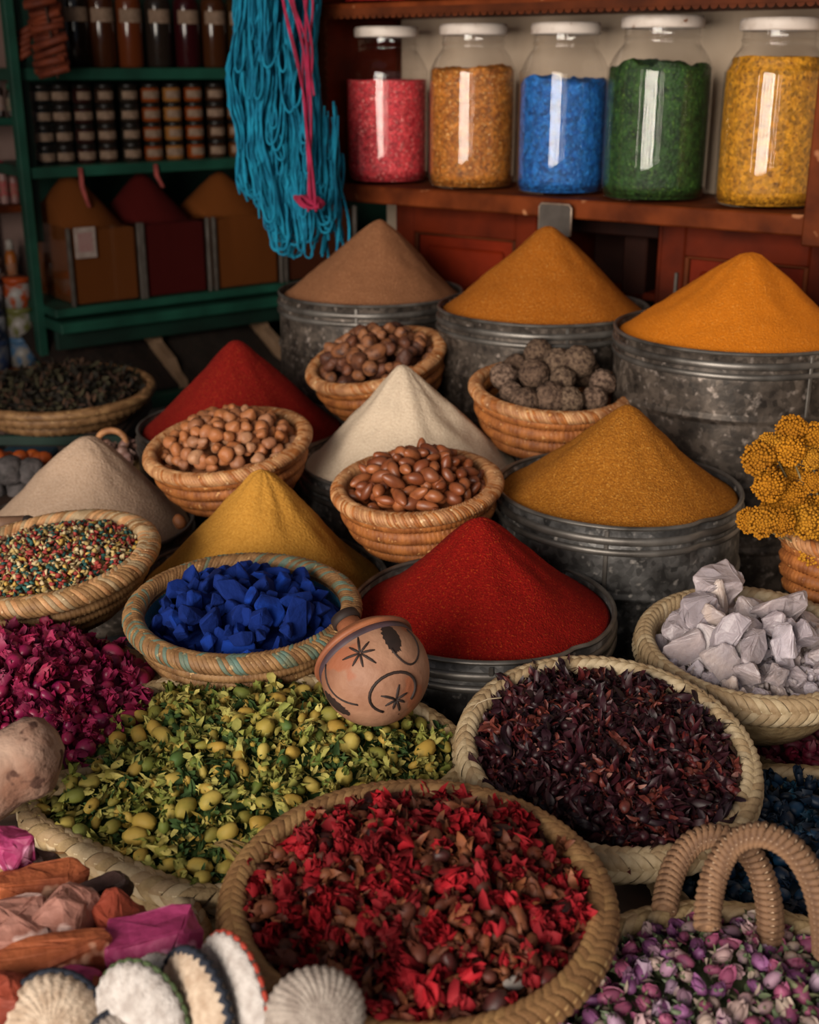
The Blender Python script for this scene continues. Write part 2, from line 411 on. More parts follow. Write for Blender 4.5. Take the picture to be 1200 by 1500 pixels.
# ---------------------------------------------------------------- spice tins and heaps
def heap(name, label, ctr, R, H, mat, seed, off=(0, 0), e=.09, lump=.004, pw=1.06):
    V = []; Fc = []; nr, na = 44, 96; o = Vector((seed*5.1, seed*2.7, seed))
    k = math.sqrt(1+e*e)-e
    for i in range(nr+1):
        q = (i/nr); r = q*R
        h = 1-(math.sqrt(q*q+e*e)-e)/k
        h = max(0, h)**pw
        for j in range(na):
            a = 2*PI*j/na; x, y = r*math.cos(a), r*math.sin(a)
            n = noise.noise(Vector((x*14, y*14, 0))+o)*lump*1.6+noise.noise(Vector((x*45, y*45, 3))+o)*lump*.45+noise.noise(Vector((x*150, y*150, 3))+o)*lump*.16
            sl = noise.noise(Vector((math.cos(a)*2.5, math.sin(a)*2.5, q*2))+o)*lump*1.2*math.sin(q*PI)
            V.append((x+off[0]*h, y+off[1]*h, H*h+(n+sl)*(1-q**8)))
    for i in range(nr):
        for j in range(na):
            j2 = (j+1) % na; Fc.append((i*na+j, (i+1)*na+j, (i+1)*na+j2, i*na+j2))
    n0 = len(V); V.append((0, 0, -.03))            # underside
    Fc += [(nr*na+(j+1) % na, nr*na+j, n0) for j in range(na)]
    return tag(obj(name, mesh1(name, (V, Fc), mat), loc=ctr), label, 'spice heap')
def make_tin(label, ctr, R, mat, seed, rib=.115, dent=None, bottom=TZ):
    H = ctr.z-bottom; t = root('spice_tin', label, 'tin', (ctr.x, ctr.y, bottom))
    o = Vector((seed*3.3, 1.7, seed))
    def jit(a, j, r, z):
        n = noise.noise(Vector((math.cos(a)*1.6, math.sin(a)*1.6, z*6))+o)*.0035
        if dent: n -= .006*math.exp(-((((a-dent+PI) % (2*PI))-PI)/.09)**2)*(1 if z > H-.05 else .2)
        return n if r > R*.5 else 0
    pr = [(R*.98, 0), (R, .01)]
    zs = H-rib
    while zs > .03:
        pr2 = [(R, zs-.03), (R, zs-.009), (R, zs-.006), (R+.0035, zs-.002), (R+.0035, zs+.002), (R, zs+.006), (R, zs+.009), (R, zs+.03)]
        pr[2:2] = pr2; zs -= rib*1.05
    pr += [(R, H-.045), (R, H-.05)]
    pr = sorted(pr, key=lambda q: q[1])
    body = pr+[(R, H-.002), (R-.003, H-.002)]+[(R-.003, H-.05), (R-.003, .02), (.001, .02)]
    obj('tin_body', mesh1('tin_body', lathe([(.001, 0)]+body, 96, jit), mat), t)
    bp = []
    for zc, hh in ((H-.034, .005), (H-.018, .006)):
        obj('band', mesh1('band', lathe([(R+.0055*math.sin(x)**.7-.001, zc-hh*math.cos(x)*1.0) for x in [PI*i/8 for i in range(9)]], 96, jit), MAT['tin_band']), t)
    obj('rolled_rim', mesh1('rolled_rim', lathe([(R-.0005+.0032*math.cos(x), H+.0032*math.sin(x)) for x in [2*PI*i/8 for i in range(9)]], 96, jit), MAT['tin_band']), t)
    a = -PI/2+.12*((seed*37) % 7-3)
    obj('seam', mesh1('seam', box(-.003, .003, -.0015, .0015, .01, H-.004, .001), MAT['tin_band'], False), t, ((R+.001)*math.cos(a), (R+.001)*math.sin(a), 0), (0, 0, a+PI/2))
    return t
def powder(n, a, b, sp=None, amt=.66, bscale=420, bump=.003):
    return M(n, a, b, 300, .95, bump=bump, bscale=bscale, spec=.1, contrast=(.3, .7), detail=6, speck=(sp, 420, amt) if sp else None)
TINS = [  # px, py, width, depth, apex px/py, colours
 ('A', 543, 425, 268, 2.443, (557, 320), ('#8d6042', '#784e34', '#a57858'), 'tin_dark', 'dull brown ground spice heaped in the tin beside the teal yarn', 'tall dented tin heaped with dull brown powder beside the teal yarn'),
 ('B', 795, 448, 306, 2.224, (800, 330), ('#a8621c', '#8c4c12', '#c08440'), 'tin_dark', 'orange brown ground spice heaped in front of the cupboard doors', 'tall tin heaped with orange brown powder under the metal tag'),
 ('C', 1078, 482, 352, 1.982, (1086, 369), ('#cc761a', '#b86614', '#d88c38'), 'tin_dark', 'bright golden turmeric powder heaped in the largest scuffed tin', 'large scuffed tin heaped with bright golden turmeric'),
 ('D', 906, 712, 356, 1.757, (912, 592), ('#a66a22', '#7d4814', '#c08a40'), 'tin', 'coarse mustard brown ground spice heaped beside the balls', 'ribbed tin heaped with coarse mustard brown powder behind the crystals'),
 ('E', 708, 885, 383, 1.535, (700, 756), ('#86140d', '#690a07', '#9a3414'), 'tin', 'deep red paprika heaped behind the carved wooden pot', 'wide grey tin heaped with deep red paprika behind the carved pot'),
 ('F', 602, 672, 322, 2.016, (592, 530), ('#cdbba4', '#bda892', '#dccdb8'), 'tin', 'creamy white powder heaped behind the basket of glossy brown nuts', 'dark tin heaped with creamy white powder'),
 ('G', 355, 622, 300, 2.226, (352, 499), ('#7e1812', '#650f0b', '#963a1c'), 'tin_dark', 'dark red powder heaped behind the basket of round pale nuts', 'tin heaped with dark red powder behind the basket of round pale nuts'),
 ('H', 125, 765, 312, 1.985, (138, 639), ('#b59c88', '#a48972', '#c8b4a2'), 'tin_dark', 'pinkish beige powder heaped behind the coloured gravel basket', 'dark tin heaped with pinkish beige powder'),
 ('I', 385, 845, 362, 1.764, (392, 687), ('#ba873a', '#a4712a', '#cca45c'), 'tin', 'yellow ochre powder heaped behind the blue pigment basket', 'dark tin heaped with yellow ochre powder behind the blue pigment'),
]
TIN = {}
for i, (k, px, py, wd, d, (ax, ay), cl, tm, hl, tl) in enumerate(TINS):
    c = at(px, py, d); R = wd/2/F*d; TIN[k] = (c, R)
    make_tin(tl, c, R, MAT[tm], i+1, rib=.10 if k in 'CDAB' else .09, dent={'D': -1.02, 'E': -.9}.get(k))
    H = rise(px, py, ay, d)+.006
    fine = k in 'FHI'
    heap('spice_heap', hl, c+Vector((0, 0, -.008)), R-.006, H, powder('powder_'+hl.split(' heaped')[0].replace(' ', '_'), cl[0], cl[1], cl[2], .70 if fine else .62, 260 if fine else 420, .0022 if fine else .0036), i+3,
         off=((ax-px)/F*d, 0), e={'F': .07, 'H': .16, 'C': .13}.get(k, .10), lump=.0065 if k in 'FI' else .004, pw={'E': 1.2, 'H': 1.02, 'B': 1.06, 'D': 1.22, 'F': 1.16, 'I': 1.12, 'G': 1.12, 'A': 1.12}.get(k, 1.06))

# ---------------------------------------------------------------- coiled bowls
bm1 = dict(coil=MAT['coil'], rim=MAT['coil_rim'], rims=[MAT['coil_rim'], MAT['coil_rim2'], MAT['coil_rim'], MAT['coil']], **{'in': MAT['inner']})
bm2 = dict(coil=MAT['tan'], rim=MAT['tan'], rims=[MAT['tan'], MAT['coil_rim2'], MAT['pale']], **{'in': MAT['inner']})
bm3 = dict(coil=MAT['tan'], rim=MAT['tan'], rims=[MAT['teal_straw'], MAT['tan'], MAT['tan'], MAT['tan2']], **{'in': MAT['teal_in']})
R_ = math.radians
rng = random.Random(5)
def dome(Ri, z0, h): return lambda x, y: z0+h*(1-(x*x+y*y)/(Ri*Ri))
def fill_two(name, label, cat, group, ms, Ri, z0, h, sp, n1, n2, mtx, rng, smin=.8, smax=1.15, layer=.014, fillmat=None, flabel=None, tilt=1.6):
    ins, bb = disc(Ri)
    pile(name, label, cat, group, ms, ins, bb, dome(Ri, z0-layer, h), sp, n1, rng, mtx, tilt, smin, smax)
    ins2, bb2 = disc(Ri*.86)
    pile(name, label, cat, group, ms, ins2, bb2, dome(Ri, z0, h), sp*1.02, n2, rng, mtx, tilt, smin, smax)
# round pale nuts
c = at(334, 652, 1.9); R = .120
t, m = coil_bowl('coiled_bowl', 'orange coiled straw bowl full of small round pale nuts', c, R, .078, 4, bm1, (R_(8), R_(-7)), .62)
nutm = M('pale_nut_shell', '#a9795a', '#8a5c42', 60, .55, rnd=['#b08260', '#8a5a3e', '#a06238', '#ac8068', '#744a34', '#96603c'], contrast=(.5, .8), bump=.0012, bscale=160)
nuts = [mesh1('round_nut', rough(ellip(.0108*s1, .0108*s1, .0118*s1, 14, 10), .0034, 90, i), nutm) for i, s1 in enumerate((1, .9, 1.1, .8))]
fill_two('round_nut', 'small round pale brown nut in the coiled bowl before the dark red powder', 'nut', 'round pale nuts in the coiled bowl', nuts, R-.016, .004, .042, .0178, 120, 95, m, rng)
mound('nut_filling', 'layer of small broken shells under the round nuts', 'shells', *disc(R-.012), dome(R, -.028, .03), nutm, rng, m)
# glossy argan nuts
c = at(611, 712, 1.72); R = .1095
t, m = coil_bowl('coiled_bowl', 'orange coiled straw bowl full of glossy brown oval nuts', c, R, .080, 4, bm1, (R_(6), R_(-4)), .60)
arg = M('glossy_brown_nut', '#7c4022', '#5c2a14', 70, .42, rnd=['#8a4a26', '#6e361c', '#9a5a34', '#7a3e20', '#5e2c18'], contrast=(.5, .8), spec=.5)
args_ = [mesh1('oval_nut', rough(ellip(.0086*s1, .0082*s1, .0156*s2, 12, 9, 1.15), .0014, 80, i), arg) for i, (s1, s2) in enumerate(((1, 1), (.9, 1.05), (1.12, .9), (1, .82), (.92, .75)))]
fill_two('oval_nut', 'glossy brown oval nut in the coiled bowl before the white powder', 'nut', 'glossy oval nuts in the coiled bowl', args_, R-.016, .004, .040, .0172, 120, 95, m, rng, tilt=2.2)
mound('nut_filling', 'brown nut shells packed under the glossy oval nuts', 'shells', *disc(R-.012), dome(R, -.026, .03), arg, rng, m)
# dried figs / dates
c = at(551, 527, 2.2); R = .118
t, m = coil_bowl('coiled_bowl', 'orange coiled straw bowl full of dark wrinkled dried fruit', c, R, .085, 4, bm1, (R_(10), R_(-13)), .62)
dfm = M('wrinkled_dried_fruit', '#5a3222', '#3a2018', 60, .6, rnd=['#6a3c24', '#4a2a1e', '#7a4a2c', '#55301f', '#8a5a3a'], contrast=(.45, .7), bump=.003, bscale=120)
dfs = [mesh1('dried_fruit', rough(ellip(.0135*s1, .0125*s1, .017*s2, 14, 10), .004, 75, i), dfm) for i, (s1, s2) in enumerate(((1, 1), (1.2, 1.15), (.8, .7), (1.1, .8), (.95, 1.2)))]
fill_two('dried_fruit', 'dark wrinkled dried fruit in the bowl between the two back tins', 'dried fruit', 'dried fruit in the coiled bowl', dfs, R-.018, .004, .046, .0225, 70, 50, m, rng)
mound('fruit_filling', 'dark dried fruit packed deep in the coiled bowl', 'dried fruit', *disc(R-.012), dome(R, -.03, .03), dfm, rng, m)
# rough balls
c = at(808, 572, 2.0); R = .1235
t, m = coil_bowl('coiled_bowl', 'orange coiled straw bowl holding grey brown rough balls', c, R, .088, 4, bm1, (R_(6), R_(2)), .62)
blm = M('rough_grey_brown_ball', '#6b564c', '#3a2c25', 160, .95, rnd=['#74604f', '#5e4a3c', '#4a382e', '#80695a'], spec=.15, contrast=(.4, .65), bump=.004, bscale=260)
bls = [mesh1('rough_ball', rough(rough(ico(.0240*s1, 4), .0024, 110, i), .0026, 430, i+9), blm) for i, s1 in enumerate((1, .92, 1.08, .85))]
ballpos = []
for a, r_, z, s1 in ((200, .072, .002, .85), (232, .080, .0, .95), (262, .055, .004, 1.1), (290, .062, .004, 1), (325, .078, .004, 1.05), (0, .082, .016, 1), (40, .075, .018, 1.0), (85, .08, .016, 1), (130, .082, .014, .95), (165, .08, .014, 1.1), (175, .03, .026, 1.05), (70, .028, .036, 1.1), (310, .022, .026, 1.0), (20, .045, .046, 1), (110, .06, .044, .9)):
    o = obj('rough_ball', rng.choice(bls), mtx=m @ Matrix.Translation((r_*math.cos(R_(a)), r_*math.sin(R_(a)), z)) @ rrot(rng, 3).to_matrix().to_4x4() @ Matrix.Scale(s1, 4))
    tag(o, 'rough grey brown ball in the coiled bowl beside the turmeric tin', 'ball', 'rough balls in the coiled bowl')
mound('ball_filling', 'brown crumbs under the rough balls', 'crumbs', *disc(R-.012), dome(R, -.035, .03), blm, rng, m)
# blue pigment
c = at(357, 893, 1.457); R = .1275
t, m = coil_bowl('coiled_bowl', 'tan straw bowl with blue dusted rim full of blue pigment lumps', c, R, .088, 7, bm3, (R_(4), 0), .52, rim=(.012, .011), nrim=150, wraps=150, bulge=.8)
blu = M('ultramarine_lump', '#0c3088', '#082060', 50, .9, rnd=['#0d348c', '#071f5c', '#103688', '#09266e'], contrast=(.4, .7), bump=.002, bscale=150, spec=.2)
bls2 = [mesh1('pigment_lump', chunk(rng, .0148*a, .0128*b, .0112*cc, 17, .1, .75), blu, False) for a, b, cc in ((1, 1, 1), (1.3, 1, .9), (.8, .8, .9), (1.6, 1.1, 1), (.7, .7, .7), (1.2, 1.2, 1.1), (1.0, .8, .8), (1.8, 1.0, .8))]
fill_two('pigment_lump', 'angular ultramarine blue pigment lump in the blue dusted bowl', 'pigment', 'blue pigment lumps in the bowl', bls2, R-.02, .0, .026, .0205, 90, 60, m, rng, .8, 1.25)
mound('pigment_dust', 'blue pigment dust filling the bowl under the lumps', 'pigment dust', *disc(R-.016), dome(R, -.022, .024), blu, rng, m)
# coloured gravel
c = at(72, 822, 1.586); R = .1285
t, m = coil_bowl('coiled_bowl', 'wide tan straw bowl full of tiny multicoloured gravel', c, R, .075, 5, bm2, (R_(4), R_(-6)), .5, rim=(.014, .013), nrim=130, wraps=130, bulge=.8)
gcs = [M('gravel_'+n, a, b, 90, .7) for n, a, b in (('cream', '#b8a06a', '#9a8048'), ('yellow', '#b8944a', '#98762f'), ('red', '#9c3a32', '#7c2822'), ('green', '#2c5a54', '#1e4440'), ('brown', '#6e4c34', '#503420'), ('pale', '#c4b28c', '#a8926a'))]
def pebble(rng): return chunk(rng, rng.uniform(.0042, .0062), rng.uniform(.0034, .0046), .0034, 9, 0)
peb = [pebble(rng) for _ in range(24)]
mound('coloured_gravel', 'tiny multicoloured gravel pieces heaped in the wide tan bowl', 'gravel', *disc(R-.014), dome(R, -.004, .026), gcs[0], rng, m, 30, 2200, lambda r: r.choice(peb), gcs+[gcs[0], gcs[2], gcs[5], gcs[3], gcs[2]])
# stands under the bowls
for lb, (px, py, d), dz, r in (('round wooden stand under the round nut bowl', (334, 652, 1.9), .085, .036), ('round wooden stand under the oval nut bowl', (611, 712, 1.72), .086, .030), ('round wooden stand under the dried fruit bowl', (551, 527, 2.2), .094, .036), ('round wooden stand under the rough ball bowl', (808, 572, 2.0), .095, .034), ('round wooden stand under the blue pigment bowl', (357, 893, 1.457), .093, .036), ('round wooden stand under the gravel bowl', (72, 822, 1.586), .08, .05)):
    p = at(px, py, d); stand(lb, p.x, p.y, TZ, p.z-dz, r)

# ---------------------------------------------------------------- wide palm baskets in front
def palm_basket(name, label, ctr, R, depth, a, b, pitch, mats, tilt=(0, 0), rbot=.72, types=CHEV, th=.0035, inner='inner', wall=None):
    mtx = Matrix.Translation(ctr) @ Euler((tilt[0], tilt[1], 0)).to_matrix().to_4x4()
    t = root(name, label, 'basket', mtx=mtx @ Matrix.Translation((0, 0, -depth)))
    pr = [(.001, 0), (R*rbot, 0), (R*rbot+.5*(R-R*rbot), depth*.35), (R-a*.2, depth-b*.6), (R-a*.6, depth), (R-a*.9, depth-b*.5), (R*rbot+.4*(R-R*rbot), depth*.4), (R*rbot*.97, .006), (.001, .006)]
    obj('woven_wall', mesh1('woven_wall', lathe(pr, 72), wall or MAT['weave']), t)
    obj('rim_core', mesh1('rim_core', lathe([(R+a*.93*math.cos(x), depth+b*.93*math.sin(x)) for x in [2*PI*i/12 for i in range(13)]], 84), mats[-1]), t)
    n = int(2*PI*R/pitch); fr = [Matrix.Translation((0, 0, depth)) @ f for f in ring_frames(R, n)]
    braid(t, fr, a, b, 2*PI*R/n, th, mats, types, True, rng=random.Random(3))
    return t, mtx
MAT['weave'] = M('woven_palm_wall', '#97794f', '#5d4426', 45, .75, bump=.003, bscale=140)
MAT['weave_pale'] = M('woven_pale_wall', '#a8906a', '#7a6240', 45, .75, bump=.003, bscale=140)

# flower builders -------------------------------------------------------------
def flower(rng, bud=None, groups=(), center=0.0):
    b = MB()
    if bud:
        rx, rz, slot, amp = bud; b.add(rough(ellip(rx, rx, rz, 9, 6, .85), amp, 120, rng.random()*9), slot)
    for cnt, L, W, el0, el1, curl, cup, slot, z0, ruf in groups:
        for k in range(cnt):
            pm = Matrix.Translation((0, 0, z0)) @ Matrix.Rotation(2*PI*k/cnt+rng.uniform(-.4, .4), 4, 'Z') @ Matrix.Rotation(rng.uniform(el0, el1), 4, 'X')
            b.add(petal(L*rng.uniform(.75, 1.2), W*rng.uniform(.75, 1.2), curl*rng.uniform(.4, 1.5), cup*rng.uniform(.4, 1.4), 4, 2, rng.uniform(-.5, .5), ruf=ruf, rng=rng), slot, pm)
    return b
# -- red dried flowers
rng = random.Random(11)
redP = M('red_petal', '#8c0e18', '#5c0a10', 130, .75, rnd=['#8c0e1a', '#660a12', '#9c121e', '#540b11', '#7c141d'], contrast=(.5, .8), spec=.25)
redS = M('rusty_sepal', '#7a3a22', '#4a2014', 120, .65, rnd=['#7c3c24', '#4e2218', '#8a5030', '#5c2018', '#6e281c', '#3c1a14'], contrast=(.45, .75))
redB = M('maroon_bud', '#3a1414', '#24100e', 80, .5, rnd=['#3c1614', '#5a1c18', '#2c1210'])
redF = []
for i in range(10):
    if i in (0, 1, 2): g = [(12, .0115, .0085, .0, .9, .7, .45, 0, 0, .5), (10, .0090, .0075, .5, 1.4, .7, .5, 0, .003, .5)]; bd = (.004, .004, 0, .002)
    elif i in (3, 4): g = [(12, .011, .0075, .1, 1.3, .9, .45, 0, 0, .5), (5, .014, .0045, -.2, .6, -1.6, .3, 1, -.003, .1)]; bd = (.004, .005, 1, .002)
    elif i in (5, 6, 7): g = [(6, .016, .006, .4, 1.1, [-1.8, 1.5, -2.6][i % 3], .4, 1, -.003, .15), (3, .011, .008, .6, 1.3, .8, .4, 0, .001, .3)]; bd = (.0048, .006, 1, .003)
    elif i == 8: g = [(6, .017, .0075, .7, 1.2, 1.3, .55, 1, -.004, .1)]; bd = (.005, .007, 1, .003)
    else: g = [(3, .010, .004, -.2, .4, 1, .3, 1, -.005, .1)]; bd = (.0062, .0080, 2, .002)
    redF.append(flower(rng, bd, g).mesh('dried_red_flower', [redP, redS, redB]))
kinds(redF, [((0, 1, 2), 'ruffled red dried flower of petals only in the tan basket', 'ruffled red flowers in the tan basket'), ((3, 4), 'red dried flower with rusty sepals curling under its petals', 'red flowers with rusty sepals'), ((5, 6, 7), 'rusty star shaped calyx with a few red petals', 'rusty calyxes among the red flowers'), ((8,), 'bare rust brown calyx without red petals', 'bare calyxes among the red flowers'), ((9,), 'smooth dark maroon bud among the dried red flowers', 'maroon buds among the red flowers')])
c = at(612, 1322, 1.01); R = .150
t, m = palm_basket('palm_basket', 'round tan palm basket with a twisted rim full of dried red flowers', c, R, .075, .0125, .0135, .0086, [MAT['tan'], MAT['tan'], MAT['tan3'], MAT['tan2']], (R_(2), 0), types=CHEV2, th=.0026)
Ri = R-.013; ins, bb = disc(Ri); zf = dome(Ri, .0, .030)
pile('dried_red_flower', 'dried red flower with curled rusty sepals in the tan basket', 'dried flower', 'dried red flowers in the tan palm basket', redF+[redF[q] for q in (3, 4, 5, 6, 7, 8, 5, 6)], ins, bb, zf, .0118, 300, rng, m, 1.5, .95, 1.5, .003, .006)
mound('red_petal_filling', 'loose red petals and rusty sepals between the dried red flowers', 'petals', *disc(R-.01), dome(Ri, -.004, .030), redB, rng, m, 26, 1500, lambda r: petal(r.uniform(.008, .016), r.uniform(.003, .009), r.uniform(-2, 2), .3, 3, 1, r.uniform(-1, 1), rng=r), [redP, redS, redS, redP, redB])
stand('round wooden stand under the red flower basket', c.x, c.y, TZ, c.z-.076, .10)
# -- hibiscus
hibP = M('dark_hibiscus_petal', '#2c0c14', '#1a080e', 120, .5, rnd=['#30101a', '#1e0a10', '#3e141c', '#280c1a', '#4a1a1e', '#22101a'], contrast=(.5, .8), spec=.4)
hibR = M('wine_hibiscus_petal', '#5a1218', '#2c0a10', 100, .5, rnd=['#4c1218', '#5e201e', '#3c0e16', '#6a3429'], contrast=(.45, .8), spec=.4)
hibS = M('pale_hibiscus_scrap', '#a8786a', '#6a3a34', 90, .6)
hibF = []
for i in range(8):
    sl = 1 if i == 2 else 0
    hibF.append(flower(rng, (.005, .006, sl, .002), [(5, .021, .0072, .2, 1.1, [1.9, -1.6, 2.6, 1.2][i % 4], .6, sl, -.002, .2)]+([(3, .015, .004, .4, 1.2, 2.4, .6, 0 if sl else 1, 0, .1)] if i % 2 else [])).mesh('dried_hibiscus', [hibP, hibR, hibS]))
kinds(hibF, [((2,), 'wine red curled hibiscus flower in the pale woven basket', 'wine red hibiscus flowers')])
c = at(888, 1112, 1.26); R = .144
t, m = palm_basket('palm_basket', 'pale woven palm basket full of dark maroon hibiscus', c, R, .070, .0115, .017, .0104, [MAT['pale2'], MAT['pale2'], MAT['pale'], MAT['pale']], (R_(11), R_(2)), wall=MAT['weave_pale'])
Ri = R-.010; ins, bb = disc(Ri); zf = dome(Ri, .004, .024)
pile('dried_hibiscus', 'dark maroon curled hibiscus flower in the pale woven basket', 'dried flower', 'dried hibiscus in the pale palm basket', hibF, ins, bb, zf, .0112, 300, rng, m, 1.6, .85, 1.25, .002, .005)
mound('hibiscus_filling', 'dark broken hibiscus scraps between the curled flowers', 'petals', *disc(R-.008), dome(Ri, .004, .025), hibP, rng, m, 24, 1600, lambda r: petal(r.uniform(.008, .018), r.uniform(.002, .006), r.uniform(-3, 3), .5, 4, 1, r.uniform(-2, 2), rng=r), [hibP, hibP, hibP, hibR, hibR, hibP, hibP, hibS])
stand('round wooden stand under the hibiscus basket', c.x, c.y+.015, TZ, c.z-.088, .07)
# -- crystals
c = at(1102, 955, 1.47); R = .127
t, m = palm_basket('palm_basket', 'pale braided basket heaped with translucent white crystals', c, R, .070, .012, .017, .0098, [MAT['pale2'], MAT['pale'], MAT['pale']], (R_(5), 0), wall=MAT['weave_pale'])
cry = M('cloudy_crystal', '#c0b6bc', '#978d93', 35, .42, rnd=['#c6bcc4', '#a89ca4', '#b8a69c', '#d0cad2', '#9c929a'], contrast=(.35, .75), sss=.4, bump=.003, bscale=110, spec=.45)
rc_ = random.Random(21)
def worn(VF, cuts, amp, sc_, seed):
    bm = bmesh.new(); vs = [bm.verts.new(v) for v in VF[0]]
    for f in VF[1]:
        try: bm.faces.new([vs[i] for i in f])
        except ValueError: pass
    bmesh.ops.triangulate(bm, faces=bm.faces[:]); bmesh.ops.subdivide_edges(bm, edges=bm.edges[:], cuts=cuts)
    return rough(bm_vf(bm), amp, sc_, seed)
crys = [mesh1('crystal', rough(worn(chunk(rc_, .0205*a, .0185*b, .0165*e, 15, .16, .6), 3, .0042, 80, a*9+b), .0014, 300, a*5), cry, False) for a, b, e in ((1, 1, 1), (1.25, 1, .9), (.8, .9, .9), (1.3, 1.2, 1), (.7, .8, .8), (1.1, 1.1, 1.2), (1.6, 1.0, .8), (.9, .7, .7))]
lab = 'cloudy white crystal lump in the pale braided basket'
for dz, rr, n_, s0, s1, sp in ((-.004, R-.018, 60, .6, 1.0, .0225), (.016, R-.036, 22, .8, 1.3, .030), (.038, R-.066, 9, .9, 1.4, .032)):
    ins, bb = disc(rr); pile('crystal', lab, 'crystal', 'crystals in the braided basket', crys, ins, bb, lambda x, y: dz, sp, n_, rc_, m, 1.6, s0, s1)
for x, y, z, s1, k in ((-.028, .078, .050, 1.65, 5), (-.058, .025, .036, 1.75, 1), (.032, .03, .048, 1.6, 3), (-.050, -.025, .022, 1.4, 3)):
    tag(obj('crystal', crys[k], mtx=m @ Matrix.Translation((x, y, z)) @ rrot(rc_, 1).to_matrix().to_4x4() @ Matrix.Scale(s1, 4)), 'large cloudy white crystal on top of the braided basket heap', 'crystal', 'large crystals on the heap')
mound('crystal_filling', 'small crystal crumbs filling the braided basket', 'crystals', *disc(R-.014), dome(R, -.016, .02), cry, rng, m, 20, 260, lambda r: chunk(r, r.uniform(.004, .008), r.uniform(.004, .007), .005, 8, 0), [cry])
stand('round wooden stand under the crystal basket', c.x, c.y, TZ, c.z-.074, .07)
# -- green flower basket: an oblong tray with a braided edge
def gz(y): return CZ-.66-.04*(1.25-y)/.36
gp = [(-.385, 1.02), (-.362, 1.15), (-.30, 1.225), (-.235, 1.252), (-.16, 1.25), (-.085, 1.238), (.0, 1.20), (.052, 1.14), (.06, 1.08), (.0, 1.02), (-.10, .955), (-.158, .905), (-.215, .918), (-.30, .968)]
def smooth_loop(P, n=3):
    for _ in range(n):
        Q = []
        for i in range(len(P)):
            a, b = Vector(P[i]), Vector(P[(i+1) % len(P)]); Q += [a*.75+b*.25, a*.25+b*.75]
        P = Q
    return P
gl = [(p.x, p.y) for p in smooth_loop(gp, 3)]
def poly_in(P):
    def f(x, y):
        r = False; n = len(P); j = n-1
        for i in range(n):
            if (P[i][1] > y) != (P[j][1] > y) and x < (P[j][0]-P[i][0])*(y-P[i][1])/(P[j][1]-P[i][1])+P[i][0]: r = not r
            j = i
        return r
    return f
def edge_dist(P, x, y):
    p = Vector((x, y)); best = 9
    for i in range(len(P)):
        a, b = Vector(P[i]), Vector(P[(i+1) % len(P)]); ab = b-a; t_ = max(0, min(1, (p-a).dot(ab)/ab.length_squared)); best = min(best, (p-a-ab*t_).length)
    return best
gc = Vector((-.16, 1.08))
t = root('palm_tray', 'oblong palm tray with a plaited rim full of green and yellow flower buds', 'basket', (gc.x, gc.y, TZ))
V = []; Fc = []; n = len(gl)
for sc_, z in ((.80, 0), (.90, .25), (1.0, .96), (.985, 1.0), (.96, .9), (.86, .3), (.5, .12)):
    for x, y in gl:
        hz = gz(y)-TZ; V.append(((x-gc.x)*sc_, (y-gc.y)*sc_, hz*z if sc_ > .55 or z == 0 else hz*z))
for k in range(6):
    for i in range(n): Fc.append((k*n+i, k*n+(i+1) % n, (k+1)*n+(i+1) % n, (k+1)*n+i))
Fc.append(tuple(range(6*n, 7*n))); Fc.append(tuple(range(n))[::-1])
obj('woven_wall', mesh1('woven_wall', (V, Fc), MAT['weave_pale']), t)
gpath = [(x-gc.x, y-gc.y, gz(y)-TZ) for x, y in gl][::-1]
obj('rim_core', mesh1('rim_core', tube(gpath, .0095, 8, True), MAT['pale']), t)
fr = path_frames(gpath, .0125)
braid(t, fr, .0105, .013, .0125, .0035, [MAT['pale2'], MAT['pale'], MAT['weave_pale']], ((172, 70, 1.3), (110, -5, -1.3), (15, -85, 1.3)), True, rng=random.Random(4))
grB = M('green_bud', '#56702a', '#6a6a2a', 70, .65, rnd=['#3c5c2c', '#98843a', '#5c7030', '#ac8a3c', '#2c5034', '#8a8238', '#a8964a'], contrast=(.5, .85), spec=.3)
grP = M('yellow_green_petal', '#8c8c3c', '#6c6a30', 90, .8, rnd=['#a0944a', '#728038', '#b8aa60', '#828c40', '#a49250', '#647232'], contrast=(.45, .8), spec=.2)
grL = M('green_leaf_scrap', '#3c5228', '#283c1e', 80, .75, spec=.2)
rng = random.Random(31)
grF = []
for i in range(10):
    if i in (0, 1): bd = (.0064, .0088, 0, .0018); g = [(6, .011, .0045, .4, 1.2, 1.0, .5, 1, .004, .35), (4, .010, .004, -.2, .6, -1.2, .4, 2, -.003, .3)]
    elif i == 2: bd = (.0070, .0092, 0, .0015); g = [(3, .009, .004, .2, .8, 1, .4, 2, -.006, .3)]
    elif i in (3, 4, 5, 6): bd = (.0048, .007, 0, .002); g = [(9, .0145, .0052, .3, 1.3, [.9, 1.8, -.9, .4][i % 4], .5, 1, -.002, .4), (6, .011, .0042, .0, .9, [1.6, -1.6][i % 2], .5, 1 if i % 2 else 2, -.002, .4)]
    else: bd = (.004, .006, 0, .002); g = [(11, .0130, .0046, .0, 1.4, [1.2, -1.2, 2][i % 3], .6, 2 if i == 7 else 1, 0, .45), (5, .010, .004, -.2, .8, 1.2, .5, 2, -.002, .4)]
    grF.append(flower(rng, bd, g).mesh('dried_green_flower', [grB, grP, grL]))
kinds(grF, [((0, 1), 'plump flower bud with a few ragged petals in the oblong tray', 'plump buds in the palm tray'), ((2,), 'bare smooth round bud in the oblong palm tray', 'bare buds in the palm tray'), ((3, 4, 5, 6), 'opened yellowish flower with long frilled petals in the oblong tray', 'frilled flowers in the palm tray'), ((7, 8, 9), 'shaggy leafy green flower tuft in the oblong palm tray', 'leafy tufts in the palm tray')])
